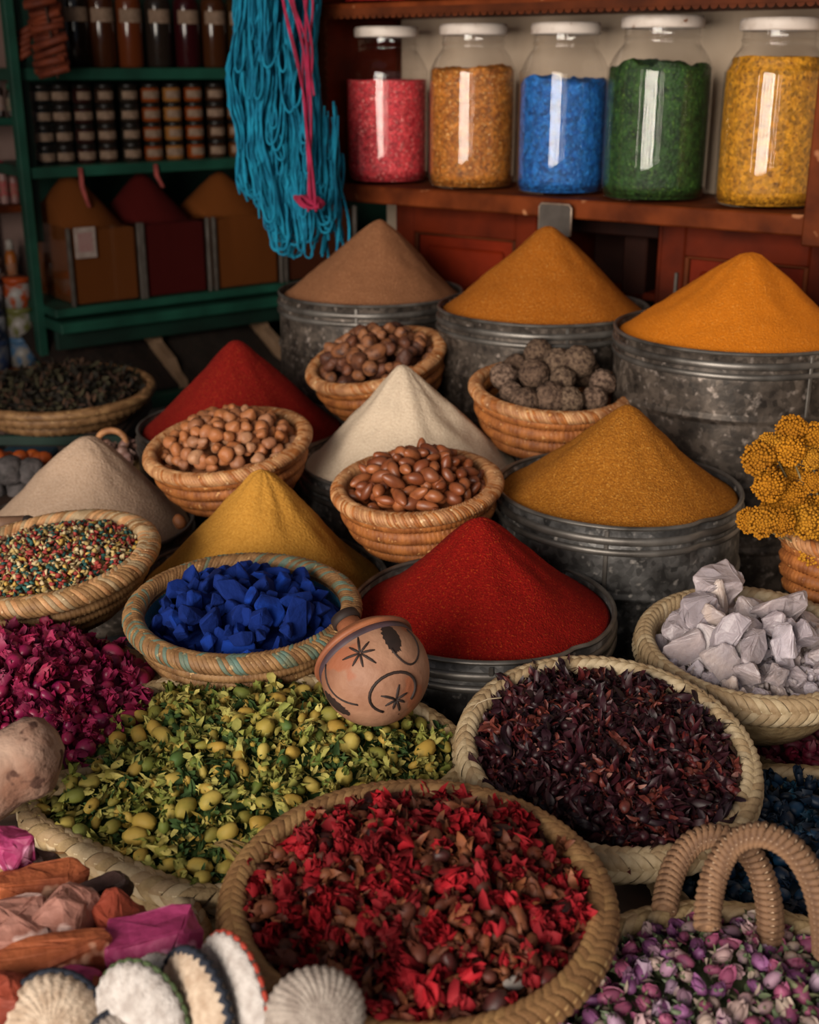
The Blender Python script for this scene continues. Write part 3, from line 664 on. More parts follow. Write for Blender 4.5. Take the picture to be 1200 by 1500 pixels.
ginner = [(gc.x+(x-gc.x)*.955, gc.y+(y-gc.y)*.955) for x, y in gl]
def gh(x, y): return gz(y)-.004+.034*min(1, edge_dist(gl, x, y)/.12)**.8+.010*math.exp(-((x+.12)**2+(y-1.12)**2)/.01)
gin = poly_in(ginner); gbb = (-.39, .06, .90, 1.26)
pile('dried_green_flower', 'green and yellow dried flower bud in the oblong palm tray', 'dried flower', 'green flower buds in the palm tray', grF, gin, gbb, gh, .0148, 300, rng, Matrix(), 1.6, .95, 1.45, .003, .005)
mound('green_petal_filling', 'loose green leaves and yellow petals between the flower buds', 'petals', gin, gbb, lambda x, y: gh(x, y)-.003, grL, rng, Matrix(), 40, 3800, lambda r: petal(r.uniform(.006, .014), r.uniform(.002, .006), r.uniform(-2, 2), .4, 3, 1, r.uniform(-1.5, 1.5), ruf=.2, rng=r), [grP, grP, grL, grP, grB])
# -- magenta flowers
magP = M('magenta_petal', '#a01a4c', '#6a1036', 100, .6, rnd=['#841440', '#660e34', '#982650', '#601040', '#8a183a'], contrast=(.5, .8), spec=.35)
magB = M('magenta_bud', '#b02850', '#8a1440', 70, .4, rnd=['#a02850', '#861842', '#a83458', '#7a1446'], contrast=(.5, .8), spec=.45)
rng = random.Random(41)
magF = []
for i in range(8):
    if i == 2: bd = (.0080, .0105, 1, .0015); g = [(2, .010, .007, .2, .8, 1, .4, 0, 0, .2)]
    elif i in (4, 5): bd = (.0066, .0090, 1, .0015); g = [(5, .013, .009, .5, 1.2, 1.0, .5, 0, -.003, .25)]
    else: bd = (.0045, .006, 1, .002); g = [(8, .0145, .0095, .0, 1.2, [1.4, .7, 2.2][i % 3], .5, 0, .001, .4), (6, .010, .008, .5, 1.4, 1.2, .5, 0, .003, .35)]
    magF.append(flower(rng, bd, g).mesh('dried_magenta_flower', [magP, magB]))
kinds(magF, [((2,), 'smooth closed magenta rosebud in the flat grey tray', 'closed magenta rosebuds'), ((4, 5), 'half open magenta rosebud in the flat grey tray', 'half open magenta rosebuds'), ((0, 1, 3, 6, 7), 'crumpled open magenta rose in the flat grey tray', 'open magenta roses')])
c = Vector((-.455, 1.20, CZ-.672)); R = .178
t, m = palm_basket('palm_basket', 'flat grey palm tray heaped with magenta flowers beside the gravel bowl', c, R, .05, .010, .010, .016, [MAT['pale'], MAT['weave_pale']], (0, 0), wall=MAT['weave_pale'])
Ri = R-.012; ins, bb = disc(Ri); zf = lambda x, y: .004+.055*(1-(x*x+y*y)/(Ri*Ri))**.8+.012*noise.noise(Vector((x*18, y*18, 5)))
pile('dried_magenta_flower', 'bright magenta dried rosebud in the flat grey tray', 'dried flower', 'magenta rosebuds in the flat tray', magF, ins, bb, zf, .0152, 300, rng, m, 1.6, .95, 1.45, .003, .005)
mound('magenta_petal_filling', 'loose magenta petals between the rosebuds', 'petals', ins, bb, lambda x, y: zf(x, y)-.003, magP, rng, m, 30, 1500, lambda r: petal(r.uniform(.008, .015), r.uniform(.004, .01), r.uniform(-2, 2), .4, 3, 1, r.uniform(-1, 1), ruf=.2, rng=r), [magP, magP, magB])
stand('low round stand under the magenta flower tray', c.x, c.y, TZ, c.z-.051, .12)
# -- blue dyed buds
blB = M('dark_blue_bud', '#0e2a4c', '#081a30', 70, .5, rnd=['#0c2640', '#08182c', '#123c5c', '#0a1e34', '#081624'], contrast=(.5, .8), spec=.4)
blP = M('dark_blue_petal', '#0c2440', '#08182a', 80, .6, rnd=['#0c2238', '#081626', '#104058'], contrast=(.5, .8))
rng = random.Random(51)
blF = [flower(rng, (.0075 if i % 2 else .0055, .009, 0, .002), [(5 if i % 2 else 8, .014, .009, .1, 1.2, 1.2, .5, 1, .000, .3), (5, .010, .006, .4, 1.3, 1.4, .5, 0, .002, .3)]).mesh('dyed_blue_bud', [blB, blP]) for i in range(6)]
c = Vector((.415, 1.03, CZ-.752)); R = .170
t, m = palm_basket('palm_basket', 'grey palm basket full of dark blue dyed buds under the hibiscus', c, R, .05, .010, .013, .0135, [MAT['pale'], MAT['weave_pale']], (0, 0), wall=MAT['weave_pale'])
Ri = R-.012; ins, bb = disc(Ri); zf = lambda x, y: .002+.012*(1-(x*x+y*y)/(Ri*Ri))+.008*noise.noise(Vector((x*18, y*18, 5)))
pile('dyed_blue_bud', 'dark blue dyed dried bud in the grey palm basket', 'dried flower', 'dark blue dyed buds in the basket', blF, ins, bb, zf, .0172, 260, rng, m, 1.6, .85, 1.3, .002, .004)
mound('blue_petal_filling', 'dark blue scraps between the dyed buds', 'petals', ins, bb, lambda x, y: zf(x, y)-.003, blP, rng, m, 26, 700, lambda r: petal(r.uniform(.008, .015), r.uniform(.003, .008), r.uniform(-2, 2), .4, 3, 1, r.uniform(-1, 1), rng=r), [blP, blB])
stand('low round stand under the dark blue bud basket', c.x, c.y, TZ, c.z-.051, .12)
# -- dark crimson flowers under the crystals
crP = M('crimson_petal', '#6a0c2a', '#40081c', 80, .6, rnd=['#780e2e', '#560a24', '#8a1434', '#40081c'], contrast=(.5, .8))
crF = [flower(rng, (.007, .009, 0, .002), [(6, .012, .009, .1, 1.1, 1.2, .5, 0, .001, .2)]).mesh('crimson_rosebud', [crP]) for i in range(4)]
c = Vector((.49, 1.275, TZ+.055)); R = .085
t, m = palm_basket('palm_basket', 'small low basket of crimson rosebuds under the crystal basket', c, R, .05, .008, .010, .013, [MAT['pale'], MAT['weave_pale']], (0, 0), wall=MAT['weave_pale'])
ins, bb = disc(R-.008); pile('crimson_rosebud', 'dark crimson dried rosebud below the crystal basket', 'dried flower', 'crimson rosebuds below the crystals', crF, ins, bb, dome(R, .0, .012), .0165, 80, rng, m, 1.6, .85, 1.3)
mound('crimson_filling', 'crimson petals under the rosebuds', 'petals', ins, bb, dome(R, -.006, .012), crP, rng, m, 16)
# -- purple rosebuds in the handled basket
puP = M('purple_petal', '#7a3a74', '#53244c', 80, .55, rnd=['#74406c', '#8c5884', '#542a50', '#904868', '#785276', '#5c2c48', '#84445e'], contrast=(.5, .85), spec=.35)
puL = M('pale_purple_petal', '#a88aa8', '#7a5878', 80, .6, rnd=['#a08a9c', '#8a6480', '#a89888', '#8c6a88', '#9c7a80'], contrast=(.5, .85))
puS = M('green_sepal', '#5c6a4a', '#3c4a30', 80, .7, rnd=['#66705a', '#4a5a3a', '#7a7a5a'], contrast=(.5, .8))
rng = random.Random(61)
puF = []
for i in range(7):
    g = [(4, .0135, .010, 1.0, 1.35, .55, .5, 1 if i % 3 == 1 else 0, -.006, .12), (5, .0115, .0045, .5, 1.3, -.8, .4, 2, -.007, .1)]
    if i in (3, 6): g.append((7, .013, .010, .3, 1.3, .9, .4, 1, -.002, .3))
    if i in (4, 0): g.append((6, .013, .0065, .0, 1.2, 1.4, .5, 2, -.003, .3))
    puF.append(flower(rng, (.0058, .0092, 1 if i % 3 == 1 else 0, .001), g).mesh('purple_rosebud', [puP, puL, puS]))
kinds(puF, [((1,), 'pale closed rosebud with green sepals in the rope handled basket', 'pale closed rosebuds'), ((3, 6), 'opened purple rose in the rope handled basket', 'opened purple roses'), ((0, 4), 'purple rosebud in a ruff of green sepals in the handled basket', 'leafy purple rosebuds')])
c = Vector((.262, .735, CZ-.715)); R = .165
t, m = palm_basket('handled_basket', 'basket with rope wrapped handles full of purple rosebuds', c, R, .06, .011, .012, .0130, [MAT['pale'], MAT['weave_pale']], (R_(3), 0), wall=MAT['weave_pale'])
handled = t
Ri = R-.012; ins, bb = disc(Ri); zf = lambda x, y: .004+.030*(1-(x*x+y*y)/(Ri*Ri))+.006*noise.noise(Vector((x*18, y*18, 5)))
pile('purple_rosebud', 'pale purple dried rosebud in the basket with rope handles', 'dried flower', 'purple rosebuds in the handled basket', puF, ins, bb, zf, .0132, 300, rng, m, 1.5, .75, 1.15, .003, .004)
mound('purple_petal_filling', 'loose purple petals and green sepals between the rosebuds', 'petals', ins, bb, lambda x, y: zf(x, y)-.003, puS, rng, m, 26, 1300, lambda r: petal(r.uniform(.007, .014), r.uniform(.003, .007), r.uniform(-2, 2), .4, 3, 1, r.uniform(-1, 1), rng=r), [puP, puL, puS, puS])
stand('low round stand under the purple rosebud basket', c.x, c.y, TZ, c.z-.062, .1)
rope = M('wrapped_rope', '#8e6c50', '#5c412e', 90, .75, bump=.001, bscale=400, speck=('#c0a488', 150, .64))
inv = handled.matrix_basis.inverted()
def handle(pl, ptop, pr):
    pl, ptop, pr = Vector(pl), Vector(ptop), Vector(pr); mid = (pl+pr)/2; pts = []
    for i in range(41):
        a = PI*i/40; pts.append(inv @ (mid+(pl-mid)*math.cos(a)*(1+.10*math.sin(a)**2)+(ptop-mid)*math.sin(a)))
    h = obj('handle', mesh1('handle', tube(pts, .0075, 8), rope), handled)
    L = [0]
    for i in range(40): L.append(L[-1]+(pts[i+1]-pts[i]).length)
    n_ = int(L[-1]/.0052)
    wv = mesh1('rope_wrap', tube([(.0090*math.cos(x), .0090*math.sin(x), .0030*math.sin(x)) for x in [2*PI*i/14 for i in range(14)]], .0031, 6, True), rope)
    for k in range(n_):
        s_ = L[-1]*(k+.5)/n_; i = max(j for j in range(41) if L[j] <= s_); i = min(i, 39)
        tt = (pts[i+1]-pts[i]).normalized(); p = pts[i]+tt*(s_-L[i])
        q = tt.to_track_quat('Z', 'Y').to_matrix().to_4x4(); q.translation = p
        obj('rope_wrap', wv, h, mtx=q @ Matrix.Rotation(.25, 4, 'X'))
handle(at(973, 1335, 1.07), at(1060, 1226, 1.075), at(1128, 1378, 1.03))
handle(at(1036, 1360, 1.02), at(1122, 1224, .995), at(1212, 1400, .96))

# ---------------------------------------------------------------- rocks
c = Vector((-.315, .825, CZ-.702)); R = .142
t, m = palm_basket('palm_basket', 'flat palm basket of pink and orange rocks beside the flower tray', c, R, .055, .009, .012, .0125, [MAT['pale2'], MAT['pale'], MAT['tan']], (0, 0), wall=MAT['weave_pale'])
stand('low round stand under the rock basket', c.x, c.y, TZ, c.z-.056, .09)
rm = {'orange': M('orange_rock', '#a85a34', '#7a3820', 22, .75, bump=.006, bscale=50, speck=('#c89a80', 30, .62), detail=8),
      'pink': M('dusty_pink_rock', '#a07266', '#7c4a3c', 20, .75, bump=.005, bscale=60, speck=('#bfa098', 28, .6), detail=8),
      'magenta': M('magenta_rock', '#a83a6c', '#7a1e48', 20, .6, bump=.004, bscale=60, speck=('#c88aa8', 25, .62), sss=.2),
      'brown': M('dark_brown_rock', '#4a3430', '#30221e', 20, .7, bump=.005, bscale=60),
      'red': M('rust_red_rock', '#98402a', '#6a2818', 20, .7, bump=.005, bscale=50)}
rk = random.Random(71)
ROCKS = [(62, 1297, 1.04, 'orange', .036, .017, .014, 10, 'long orange brown rock lying next to the driftwood root'),
 (22, 1240, 1.06, 'magenta', .016, .016, .018, 30, 'small bright magenta rock beside the knobbly root'),
 (50, 1268, 1.07, 'brown', .022, .012, .012, 0, 'dull brown rock behind the long orange rock'),
 (135, 1315, 1.03, 'brown', .030, .014, .012, 25, 'dark brown flat rock between the orange rocks'),
 (30, 1365, .98, 'pink', .032, .024, .017, 5, 'broad dusty pink rock with a flat top'),
 (108, 1352, .99, 'pink', .024, .022, .020, -20, 'dusty pink rock leaning on the rust red one'),
 (177, 1352, .99, 'red', .022, .017, .020, 60, 'rust red angular rock beside the big magenta rock'),
 (75, 1412, .93, 'orange', .042, .018, .016, 24, 'long streaked orange rock above the woven shells'),
 (230, 1388, .95, 'magenta', .031, .022, .019, 14, 'big magenta pink rock at the basket edge'),
 (150, 1400, .96, 'magenta', .015, .014, .016, 0, 'small purple pink rock wedged between orange rocks'),
 (118, 1450, .91, 'magenta', .017, .013, .012, 0, 'small magenta stone behind the blue striped woven shell'),
 (10, 1470, .88, 'red', .026, .018, .015, 0, 'rust red rock behind the blue striped woven shell'),
 (146, 1462, .90, 'orange', .012, .012, .014, 0, 'small orange stone tucked behind the woven shells')]
for px, py, d, k, a, b, e, rz, lb in ROCKS:
    bm = bmesh.new(); V, Fc = block(rk, a*1.16, b*1.25, e*1.3, .16, .55, 7); vs = [bm.verts.new(v) for v in V]
    for f in Fc:
        try: bm.faces.new([vs[i] for i in f])
        except ValueError: pass
    bmesh.ops.triangulate(bm, faces=bm.faces[:]); bmesh.ops.subdivide_edges(bm, edges=bm.edges[:], cuts=3)
    vf = rough(rough(bm_vf(bm), .0075, 42, rk.random()*9), .0022, 130, rk.random()*9)
    tag(obj('rock', mesh1('rock', vf, rm[k], False), loc=at(px, py, d), rot=(rk.uniform(-.15, .15), rk.uniform(-.15, .15), R_(rz))), lb, 'rock')
mound('rock_filling', 'dark gravel under the coloured rocks', 'gravel', *disc(R-.01), dome(R, -.03, .012), rm['brown'], rng, m)

# ---------------------------------------------------------------- knobbly root
rt = M('knobbly_root', '#9a8070', '#704e3e', 18, .95, bump=.006, bscale=70, speck=('#4a3026', 50, .62), detail=9, contrast=(.38, .62))
p0, p1, p2, p3 = at(-130, 1190, 1.10), at(-50, 1160, 1.09), at(15, 1112, 1.09), at(92, 1094, 1.10)
pts = []; rad = []
for i in range(29):
    t_ = i/28; q = (1-t_)**3*p0+3*(1-t_)**2*t_*p1+3*(1-t_)*t_*t_*p2+t_**3*p3
    pts.append(q); e_ = max(0, (t_-.86)/.14)
    rad.append((.056-.036*t_+.010*math.exp(-((t_-.86)/.16)**2))*math.sqrt(max(.01, 1-e_**2.4)))
V, Fc = tube(pts, rad, 24); o_ = at(20, 1140, 1.09); V = [Vector(v)-o_ for v in V]
V = [v+v.normalized()*(.004*noise.noise(v*40)+.002*noise.noise(v*120)) for v in V]
tag(obj('knobbly_root', mesh1('knobbly_root', (V, Fc), rt), loc=o_), 'pale brown knobbly root lying against the green flower tray', 'root')

# ---------------------------------------------------------------- carved pot
pw_ = M('carved_wood_pot', '#a07860', '#744a36', 14, .6, bump=.0015, bscale=90, speck=('#8a5238', 25, .60), detail=7)
pdk = M('burnt_wood', '#2a1a16', '#1c110e', 40, .7)
pvi = M('purple_wood_band', '#4a3840', '#382a30', 40, .6)
pn = M('reddish_wood', '#9a5e3c', '#7a4630', 15, .6, bump=.001, bscale=90)
pc = at(550, 985, 1.255); pr_ = .0548
fw = Vector((0, cs, -sn)); upc = Vector((0, sn, cs)); rt_ = Vector((1, 0, 0))
ax = (-.42*rt_+.66*upc+.50*fw).normalized(); toc = (-(fw)).normalized(); xax = (toc-ax*toc.dot(ax)).normalized(); yax = ax.cross(xax)
pm = Matrix((xax, yax, ax)).transposed().to_4x4(); pm.translation = pc
pot = root('carved_pot', 'round carved wooden pot with star marks leaning on green buds', 'pot', mtx=pm)
prof = [(.001, -pr_*.97)]+[(pr_*math.sin(x)*(1.02), -pr_*math.cos(x)*.98) for x in [PI*i/28 for i in range(2, 21)]]
prof += [(pr_*.72, pr_*.66), (pr_*.30, pr_*.74), (.001, pr_*.74)]
obj('body', mesh1('body', lathe(prof, 64), pw_), pot)
obj('collar_band', mesh1('collar_band', lathe([(pr_*.96, pr_*.30), (pr_*.985, pr_*.32), (pr_*.95, pr_*.45), (pr_*.88, pr_*.47)], 64), pvi), pot)
obj('collar', mesh1('collar', lathe([(pr_*.86, pr_*.44), (pr_*1.0, pr_*.45), (pr_*1.02, pr_*.50), (pr_*.97, pr_*.56), (pr_*.78, pr_*.72), (pr_*.48, pr_*.86), (pr_*.26, pr_*.92), (.001, pr_*.92)], 64), pn), pot)
nk = obj('neck', mesh1('neck', lathe([(pr_*.32, pr_*.88), (pr_*.25, pr_*.98), (pr_*.24, pr_*1.22), (.001, pr_*1.22)], 32), pn), pot)
obj('mouth', mesh1('mouth', lathe([(pr_*.25, pr_*1.20), (pr_*.29, pr_*1.24), (pr_*.28, pr_*1.38), (.001, pr_*1.40)], 32), pdk), nk)
def onpot(lat, lon, r=pr_*1.0):      # lat from the foot (0) to the lid (180)
    return Vector((r*1.02*math.sin(lat)*math.cos(lon), r*1.02*math.sin(lat)*math.sin(lon), -r*.98*math.cos(lat)))
def potline(name, pts, r=.0013, mat=None): return obj(name, mesh1(name, tube([onpot(R_(a), R_(b)) for a, b in pts], r, 6), mat or pdk), pot)
def star(la, lo, n_, ln, r):
    b = MB()
    for k in range(n_):
        a = 2*PI*k/n_+.3; l_ = ln*(1.2 if k % 3 == 0 else .9)
        b.add(tube([onpot(R_(la+l_*q*math.cos(a)), R_(lo+l_*q*math.sin(a)/max(.3, math.sin(R_(la))))) for q in (0.05, .35, .7, 1)], [r*.7, r, r, r*.5], 6))
    return obj('star_mark', b.mesh('star_mark', pdk), pot)
star(88, 2, 8, 17, .0014)
star(24, 18, 7, 14, .0015)
potline('carved_arc', [(26+28*math.cos(R_(a)), 18+28*math.sin(R_(a))/math.sin(R_(34))) for a in range(-100, 101, 10)], .0016)
potline('carved_arc', [(88+30*math.cos(R_(a)), 52+20*math.sin(R_(a))) for a in range(60, 260, 12)], .0011)
potline('carved_arc', [(58+a, -52+.012*(a-20)**2) for a in range(-10, 52, 6)], .0012)
def potpatch(la, lo, ra, rb, th):
    V = [onpot(R_(la), R_(lo), pr_*1.012)]; Fc = []
    for q in (.5, 1):
        for k in range(20):
            a = 2*PI*k/20; x, y = q*ra*math.cos(a), q*rb*math.sin(a); x, y = x*math.cos(th)-y*math.sin(th), x*math.sin(th)+y*math.cos(th)
            V.append(onpot(R_(la+x), R_(lo+y), pr_*(1.012 if q < 1 else .998)))
    Fc = [(0, 1+k, 1+(k+1) % 20) for k in range(20)]+[(1+k, 21+k, 21+(k+1) % 20, 1+(k+1) % 20) for k in range(20)]
    obj('burnt_patch', mesh1('burnt_patch', (V, Fc), pdk), pot)
potpatch(92, 40, 24, 10, .1); potpatch(72, -68, 30, 11, -.15)

# ---------------------------------------------------------------- woven shells
wm = {'white': M('white_woven_fibre', '#b9b2ae', '#9c938e', 120, .9, bump=.002, bscale=420), 'cream': M('cream_woven_fibre', '#b8a592', '#9c8672', 120, .9, bump=.002, bscale=420),
      'grey': M('grey_woven_fibre', '#9a8f86', '#7c7068', 120, .9, bump=.002, bscale=420)}
st = {'navy': M('navy_stitch', '#1c2230', '#141824', 80, .8), 'red': M('red_stitch', '#a83c28', '#8a2c1e', 80, .8), 'green': M('green_stitch', '#4a5a34', '#38462a', 80, .8)}
def woven_shell(label, px, py, d, rad, thick, roll, yaw, mat, stitch=None, dashed=False, ribs=26, lean=0):
    """disc-shaped cushion woven in radial ribs; its flat side turned by yaw, edge stitched"""
    V = []; Fc = []; nr, na = 14, ribs*4
    for side in (1, -1):
        for i in range(nr+1):
            q = math.sin(i/nr*PI/2); zz = thick*math.sqrt(max(0, 1-q*q))
            for j in range(na):
                a = 2*PI*j/na+.5*q; rb = 1+.022*math.cos(ribs*(a-.5*q))*min(1, q*2)
                V.append((rad*q*rb*math.cos(a), side*(zz*rb+.0004*math.cos(i*3.1)), rad*q*rb*math.sin(a)*.92))
    for s_ in (0, 1):
        o_ = s_*(nr+1)*na
        for i in range(nr):
            for j in range(na):
                j2 = (j+1) % na; f = (o_+i*na+j, o_+i*na+j2, o_+(i+1)*na+j2, o_+(i+1)*na+j); Fc.append(f if s_ else f[::-1])
    mt = Matrix.Translation(at(px, py, d)) @ Matrix.Rotation(R_(yaw), 4, 'Z') @ Matrix.Rotation(R_(roll), 4, 'Y') @ Matrix.Rotation(R_(lean), 4, 'X')
    t = root('woven_shell', label, 'woven shell', mtx=mt)
    obj('ribbed_body', mesh1('ribbed_body', (V, Fc), wm[mat]), t)
    if stitch:
        def ep(a, off=0): return Vector((rad*1.0*math.cos(a), off, rad*.92*1.0*math.sin(a)))
        if dashed:
            for k in range(0, 30):
                a = 2*PI*k/30
                obj('stitch', mesh1('stitch', ellip(.0022, .0022, .0042, 6, 5), st[stitch]), t, ep(a, thick*.15)*1.005, (0, -a, 0))
        else:
            obj('stitch_line', mesh1('stitch_line', tube([ep(a, .0018*((-1)**k)) for k, a in enumerate([2*PI*i/70 for i in range(70)])], .0034, 6, True), st[stitch]), t)
woven_shell('cream woven shell with a navy stitched edge before the rocks', 82, 1502, .865, .037, .020, 30, -28, 'cream', 'navy', lean=-42)
woven_shell('white woven shell with green dashes next to the magenta rock', 206, 1494, .855, .041, .015, 40, -42, 'white', 'green', True, lean=-22)
woven_shell('plain white woven shell behind the green dashed one', 236, 1447, .90, .026, .013, 25, -40, 'white', None, lean=-20)
woven_shell('cream woven shell with a thick navy zigzag edge', 288, 1482, .86, .043, .013, 32, -56, 'cream', 'navy', lean=-14)
woven_shell('white woven shell with red dashes against the red flower basket', 340, 1464, .865, .047, .012, 22, -58, 'white', 'red', True, lean=-12)
woven_shell('grey ribbed woven shell resting on the red flower basket', 462, 1486, .835, .0345, .018, -5, 10, 'grey', None, ribs=34, lean=-30)
woven_shell('grey woven shell with navy edge lying flat', 180, 1532, .845, .024, .012, 20, -10, 'grey', 'navy', lean=-45)
tr = root('wooden_tray', 'plain wooden tray under the woven shells', 'tray', (-.21, .58, TZ))
obj('tray_bottom', mesh1('tray_bottom', box(-.22, .22, -.10, .085, .05, .06, .002), MAT['darkwood'], False), tr)
for x0, x1, y0, y1 in ((-.22, .22, -.10, -.09), (-.22, .22, .08, .09), (-.22, -.21, -.09, .08), (.21, .22, -.09, .08)):
    obj('tray_side', mesh1('tray_side', box(x0, x1, y0, y1, 0, .075, .001), MAT['darkwood'], False), tr)

# ---------------------------------------------------------------- yellow flower bunch in a small bowl
yb = M('mustard_floret', '#b8781c', '#8a5414', 60, .9, rnd=['#b87a1c', '#a06818', '#b07c30', '#bc8426'], spec=.15, bump=.002, bscale=350, contrast=(.5, .8))
yst = M('dry_stem', '#7a6a48', '#54482e', 60, .8)
c = at(1222, 800, 1.60); R = .062
t, m = coil_bowl('coiled_bowl', 'small coiled straw bowl holding the mustard yellow dried flowers', c, R, .07, 4, bm1, (R_(-6), R_(12)), .6, nrim=60, wraps=60)
stand('round wooden stand under the yellow flower bowl', c.x, c.y, TZ, c.z-.078, .05)
bunch = root('dried_flower_bunch', 'bunch of mustard yellow button flowers in the small coiled bowl', 'flowers', c)
ry = random.Random(81)
heads = []
for q in range(3):
    b = MB(); ns = 190
    for k in range(ns):
        z = 1-1.45*(k+.5)/ns; rr = math.sqrt(max(0, 1-z*z)); a = k*2.39996; s_ = .019*(1+.34*noise.noise(Vector((math.cos(a)*rr*2.8, math.sin(a)*rr*2.8, z*2.8+q*5))))*ry.uniform(.93, 1.05)
        b.add(ico(.0022*ry.uniform(.6, 1.35), 1), 0, Matrix.Translation((s_*rr*math.cos(a), s_*rr*math.sin(a), s_*z*.85)))
    b.add(ellip(.0155, .0155, .013, 10, 6)); heads.append(b.mesh('flower_head', yb))
HP = [(1160, 630), (1128, 652), (1158, 662), (1195, 640), (1232, 640), (1120, 680), (1156, 695), (1190, 672), (1128, 712), (1160, 725), (1192, 705), (1225, 690), (1112, 672), (1140, 740), (1172, 745), (1118, 765), (1098, 762), (1180, 765), (1205, 740), (1145, 765), (1240, 730), (1212, 775), (1195, 810), (1262, 680), (1250, 770)]
for i, (px, py) in enumerate(HP):
    p = at(px, py, 1.56+ry.uniform(-.03, .03))-c
    if px < 1108: sc_ = .8
    else: sc_ = ry.uniform(.78, 1.08)
    dirv = (p+Vector((0, -.05, .02))).normalized()
    q = dirv.to_track_quat('Z', 'Y').to_matrix().to_4x4(); q.translation = p
    h = obj('flower_head', heads[i % 3], bunch, mtx=q @ Matrix.Scale(sc_, 4))
    base = Vector((ry.uniform(-.02, .02), ry.uniform(-.02, .02), -.045))
    obj('stem', mesh1('stem', tube([base, base.lerp(p, .5)+Vector((0, .008, .006)), p], .0013, 5), yst), bunch)

# ---------------------------------------------------------------- jar shelf and red cupboard
ZB = CZ-.232; ZT = CZ+.098                               # jar board top, upper board underside
XL = jx(467, ZB, -.11); XR = 1.05; XC = jx(584, 1.1, -.02)
js = root('jar_shelf', 'brown wooden wall shelf with notched edges holding big glass jars', 'shelf', mtx=jM @ Matrix.Translation((XL, 0, ZB-.035)))
def jpart(name, x0, x1, y0, y1, z0, z1, mat, bev=.003, parent=None): return obj(name, mesh1(name, box(x0-XL, x1-XL, y0, y1, z0-ZB+.035, z1-ZB+.035, bev), mat, False), parent or js)
jpart('shelf_board', XL, XR, -.11, .155, ZB-.035, ZB, MAT['shelfwood'])
jpart('shelf_board', XL, XR, -.11, .155, ZT, ZT+.022, MAT['shelfwood'])
jpart('side_panel', XL, XL+.022, -.11, .155, ZB, ZT, MAT['redwood'])
jpart('side_panel', XL, XL+.022, -.11, .155, ZT+.022, ZT+.40, MAT['redwood'])
jpart('back_panel', XL+.022, jx(566, 1.3, .15), .14, .155, ZB, ZT, MAT['trimwood'])
jpart('front_post', jx(1192, 1.3, -.11), jx(1192, 1.3, -.11)+.04, -.118, -.10, ZB-.05, ZT+.4, MAT['shelfwood'])
jpart('face_strip', XL-.012, XL+.012, -.124, -.11, ZB-.03, ZT+.4, MAT['shelfwood'])
def notch(L, vert):
    n_ = int(L/.016); b = MB()
    for k in range(n_):
        s_ = (k+.5)*L/n_
        V = [(math.cos(x)*.0075, math.sin(x)*.0075) for x in [PI*i/6 for i in range(7)]]
        P_ = [(s_+u, -v) for u, v in V]
        q = prism(P_, 0, .006)
        b.add(([(x, -z, y) for x, y, z in q[0]], q[1]) if not vert else ([(-y, -z, x) for x, y, z in q[0]], q[1]))
    b.add(box(0, L, -.006, 0, -.001, .012) if not vert else box(-.012, .001, -.006, 0, 0, L)); return b
o = obj('notched_trim', notch(XR-XL-.02, False).mesh('notched_trim', MAT['trimwood'], False), js, (.02, -.112, ZT-ZB+.035))
o = obj('notched_trim', notch(ZT-ZB, True).mesh('notched_trim', MAT['trimwood'], False), js, (.028, -.112, .035), (0, 0, 0))
cb = root('cupboard', 'dark red wooden cupboard with panelled doors behind the back tins', 'cupboard', mtx=jM @ Matrix.Translation((XC, 0, TZ)))
def cpart(name, x0, x1, y0, y1, z0, z1, mat, bev=.003, parent=None): return obj(name, mesh1(name, box(x0-XC, x1-XC, y0, y1, z0-TZ, z1-TZ, bev), mat, False), parent or cb)
ztop = ZB-.037; XM0 = jx(792, 1.1, -.02); XM1 = jx(830, 1.1, -.02); XD = jx(972, 1.1, -.02); XN = jx(925, 1.1, .05)
cpart('carcass', XC, XC+.02, -.02, .15, TZ, ztop, MAT['redwood'])
cpart('carcass', XM0, XM1, -.018, .15, TZ, ztop, MAT['redwood'])
cpart('carcass', XD-.012, XD, -.018, .15, TZ, ztop, MAT['redwood'])
cpart('rear_panel', XM1, XD, .10, .15, TZ, ztop, MAT['shaded_red'])
cpart('inner_shelf', XM1, XD-.012, .02, .10, ztop-.16, ztop-.145, MAT['redwood'])
cpart('inner_divider', XN, XN+.05, .02, .10, TZ, ztop, MAT['shaded_red'])
cpart('top_rail', XM1, XD-.012, -.015, .01, ztop-.035, ztop, MAT['shaded_red'])
def door(x0, x1):
    d_ = cpart('door', x0, x1, -.022, -.004, TZ+.02, ztop-.004, MAT['redwood2'])
    sw = .048; z0, z1 = TZ+.09, ztop-.055
    for a in ((x0, x0+sw, TZ+.02, ztop-.004), (x1-sw, x1, TZ+.02, ztop-.004), (x0+sw, x1-sw, ztop-.06, ztop-.004), (x0+sw, x1-sw, TZ+.02, z0)):
        cpart('door_frame', a[0], a[1], -.034, -.022, a[2], a[3], MAT['redwood'], .003, None).parent = d_
    mo = .009
    for a in ((x0+sw, x0+sw+mo, z0, z1), (x1-sw-mo, x1-sw, z0, z1), (x0+sw, x1-sw, z1-mo, z1), (x0+sw, x1-sw, z0, z0+mo)):
        cpart('moulding', a[0], a[1], -.031, -.022, a[2], a[3], MAT['trimwood'], .002, None).parent = d_
    cpart('raised_panel', x0+sw+.03, x1-sw-.03, -.030, -.022, z0+.03, z1-.03, MAT['redwood2'], .005, None).parent = d_
door(XC+.002, XM0-.002); door(XD+.002, XD+.33)
hg = cpart('hinge', XD+.036, XD+.042, -.040, -.033, ztop-.13, ztop-.09, MAT['metal'], .001)
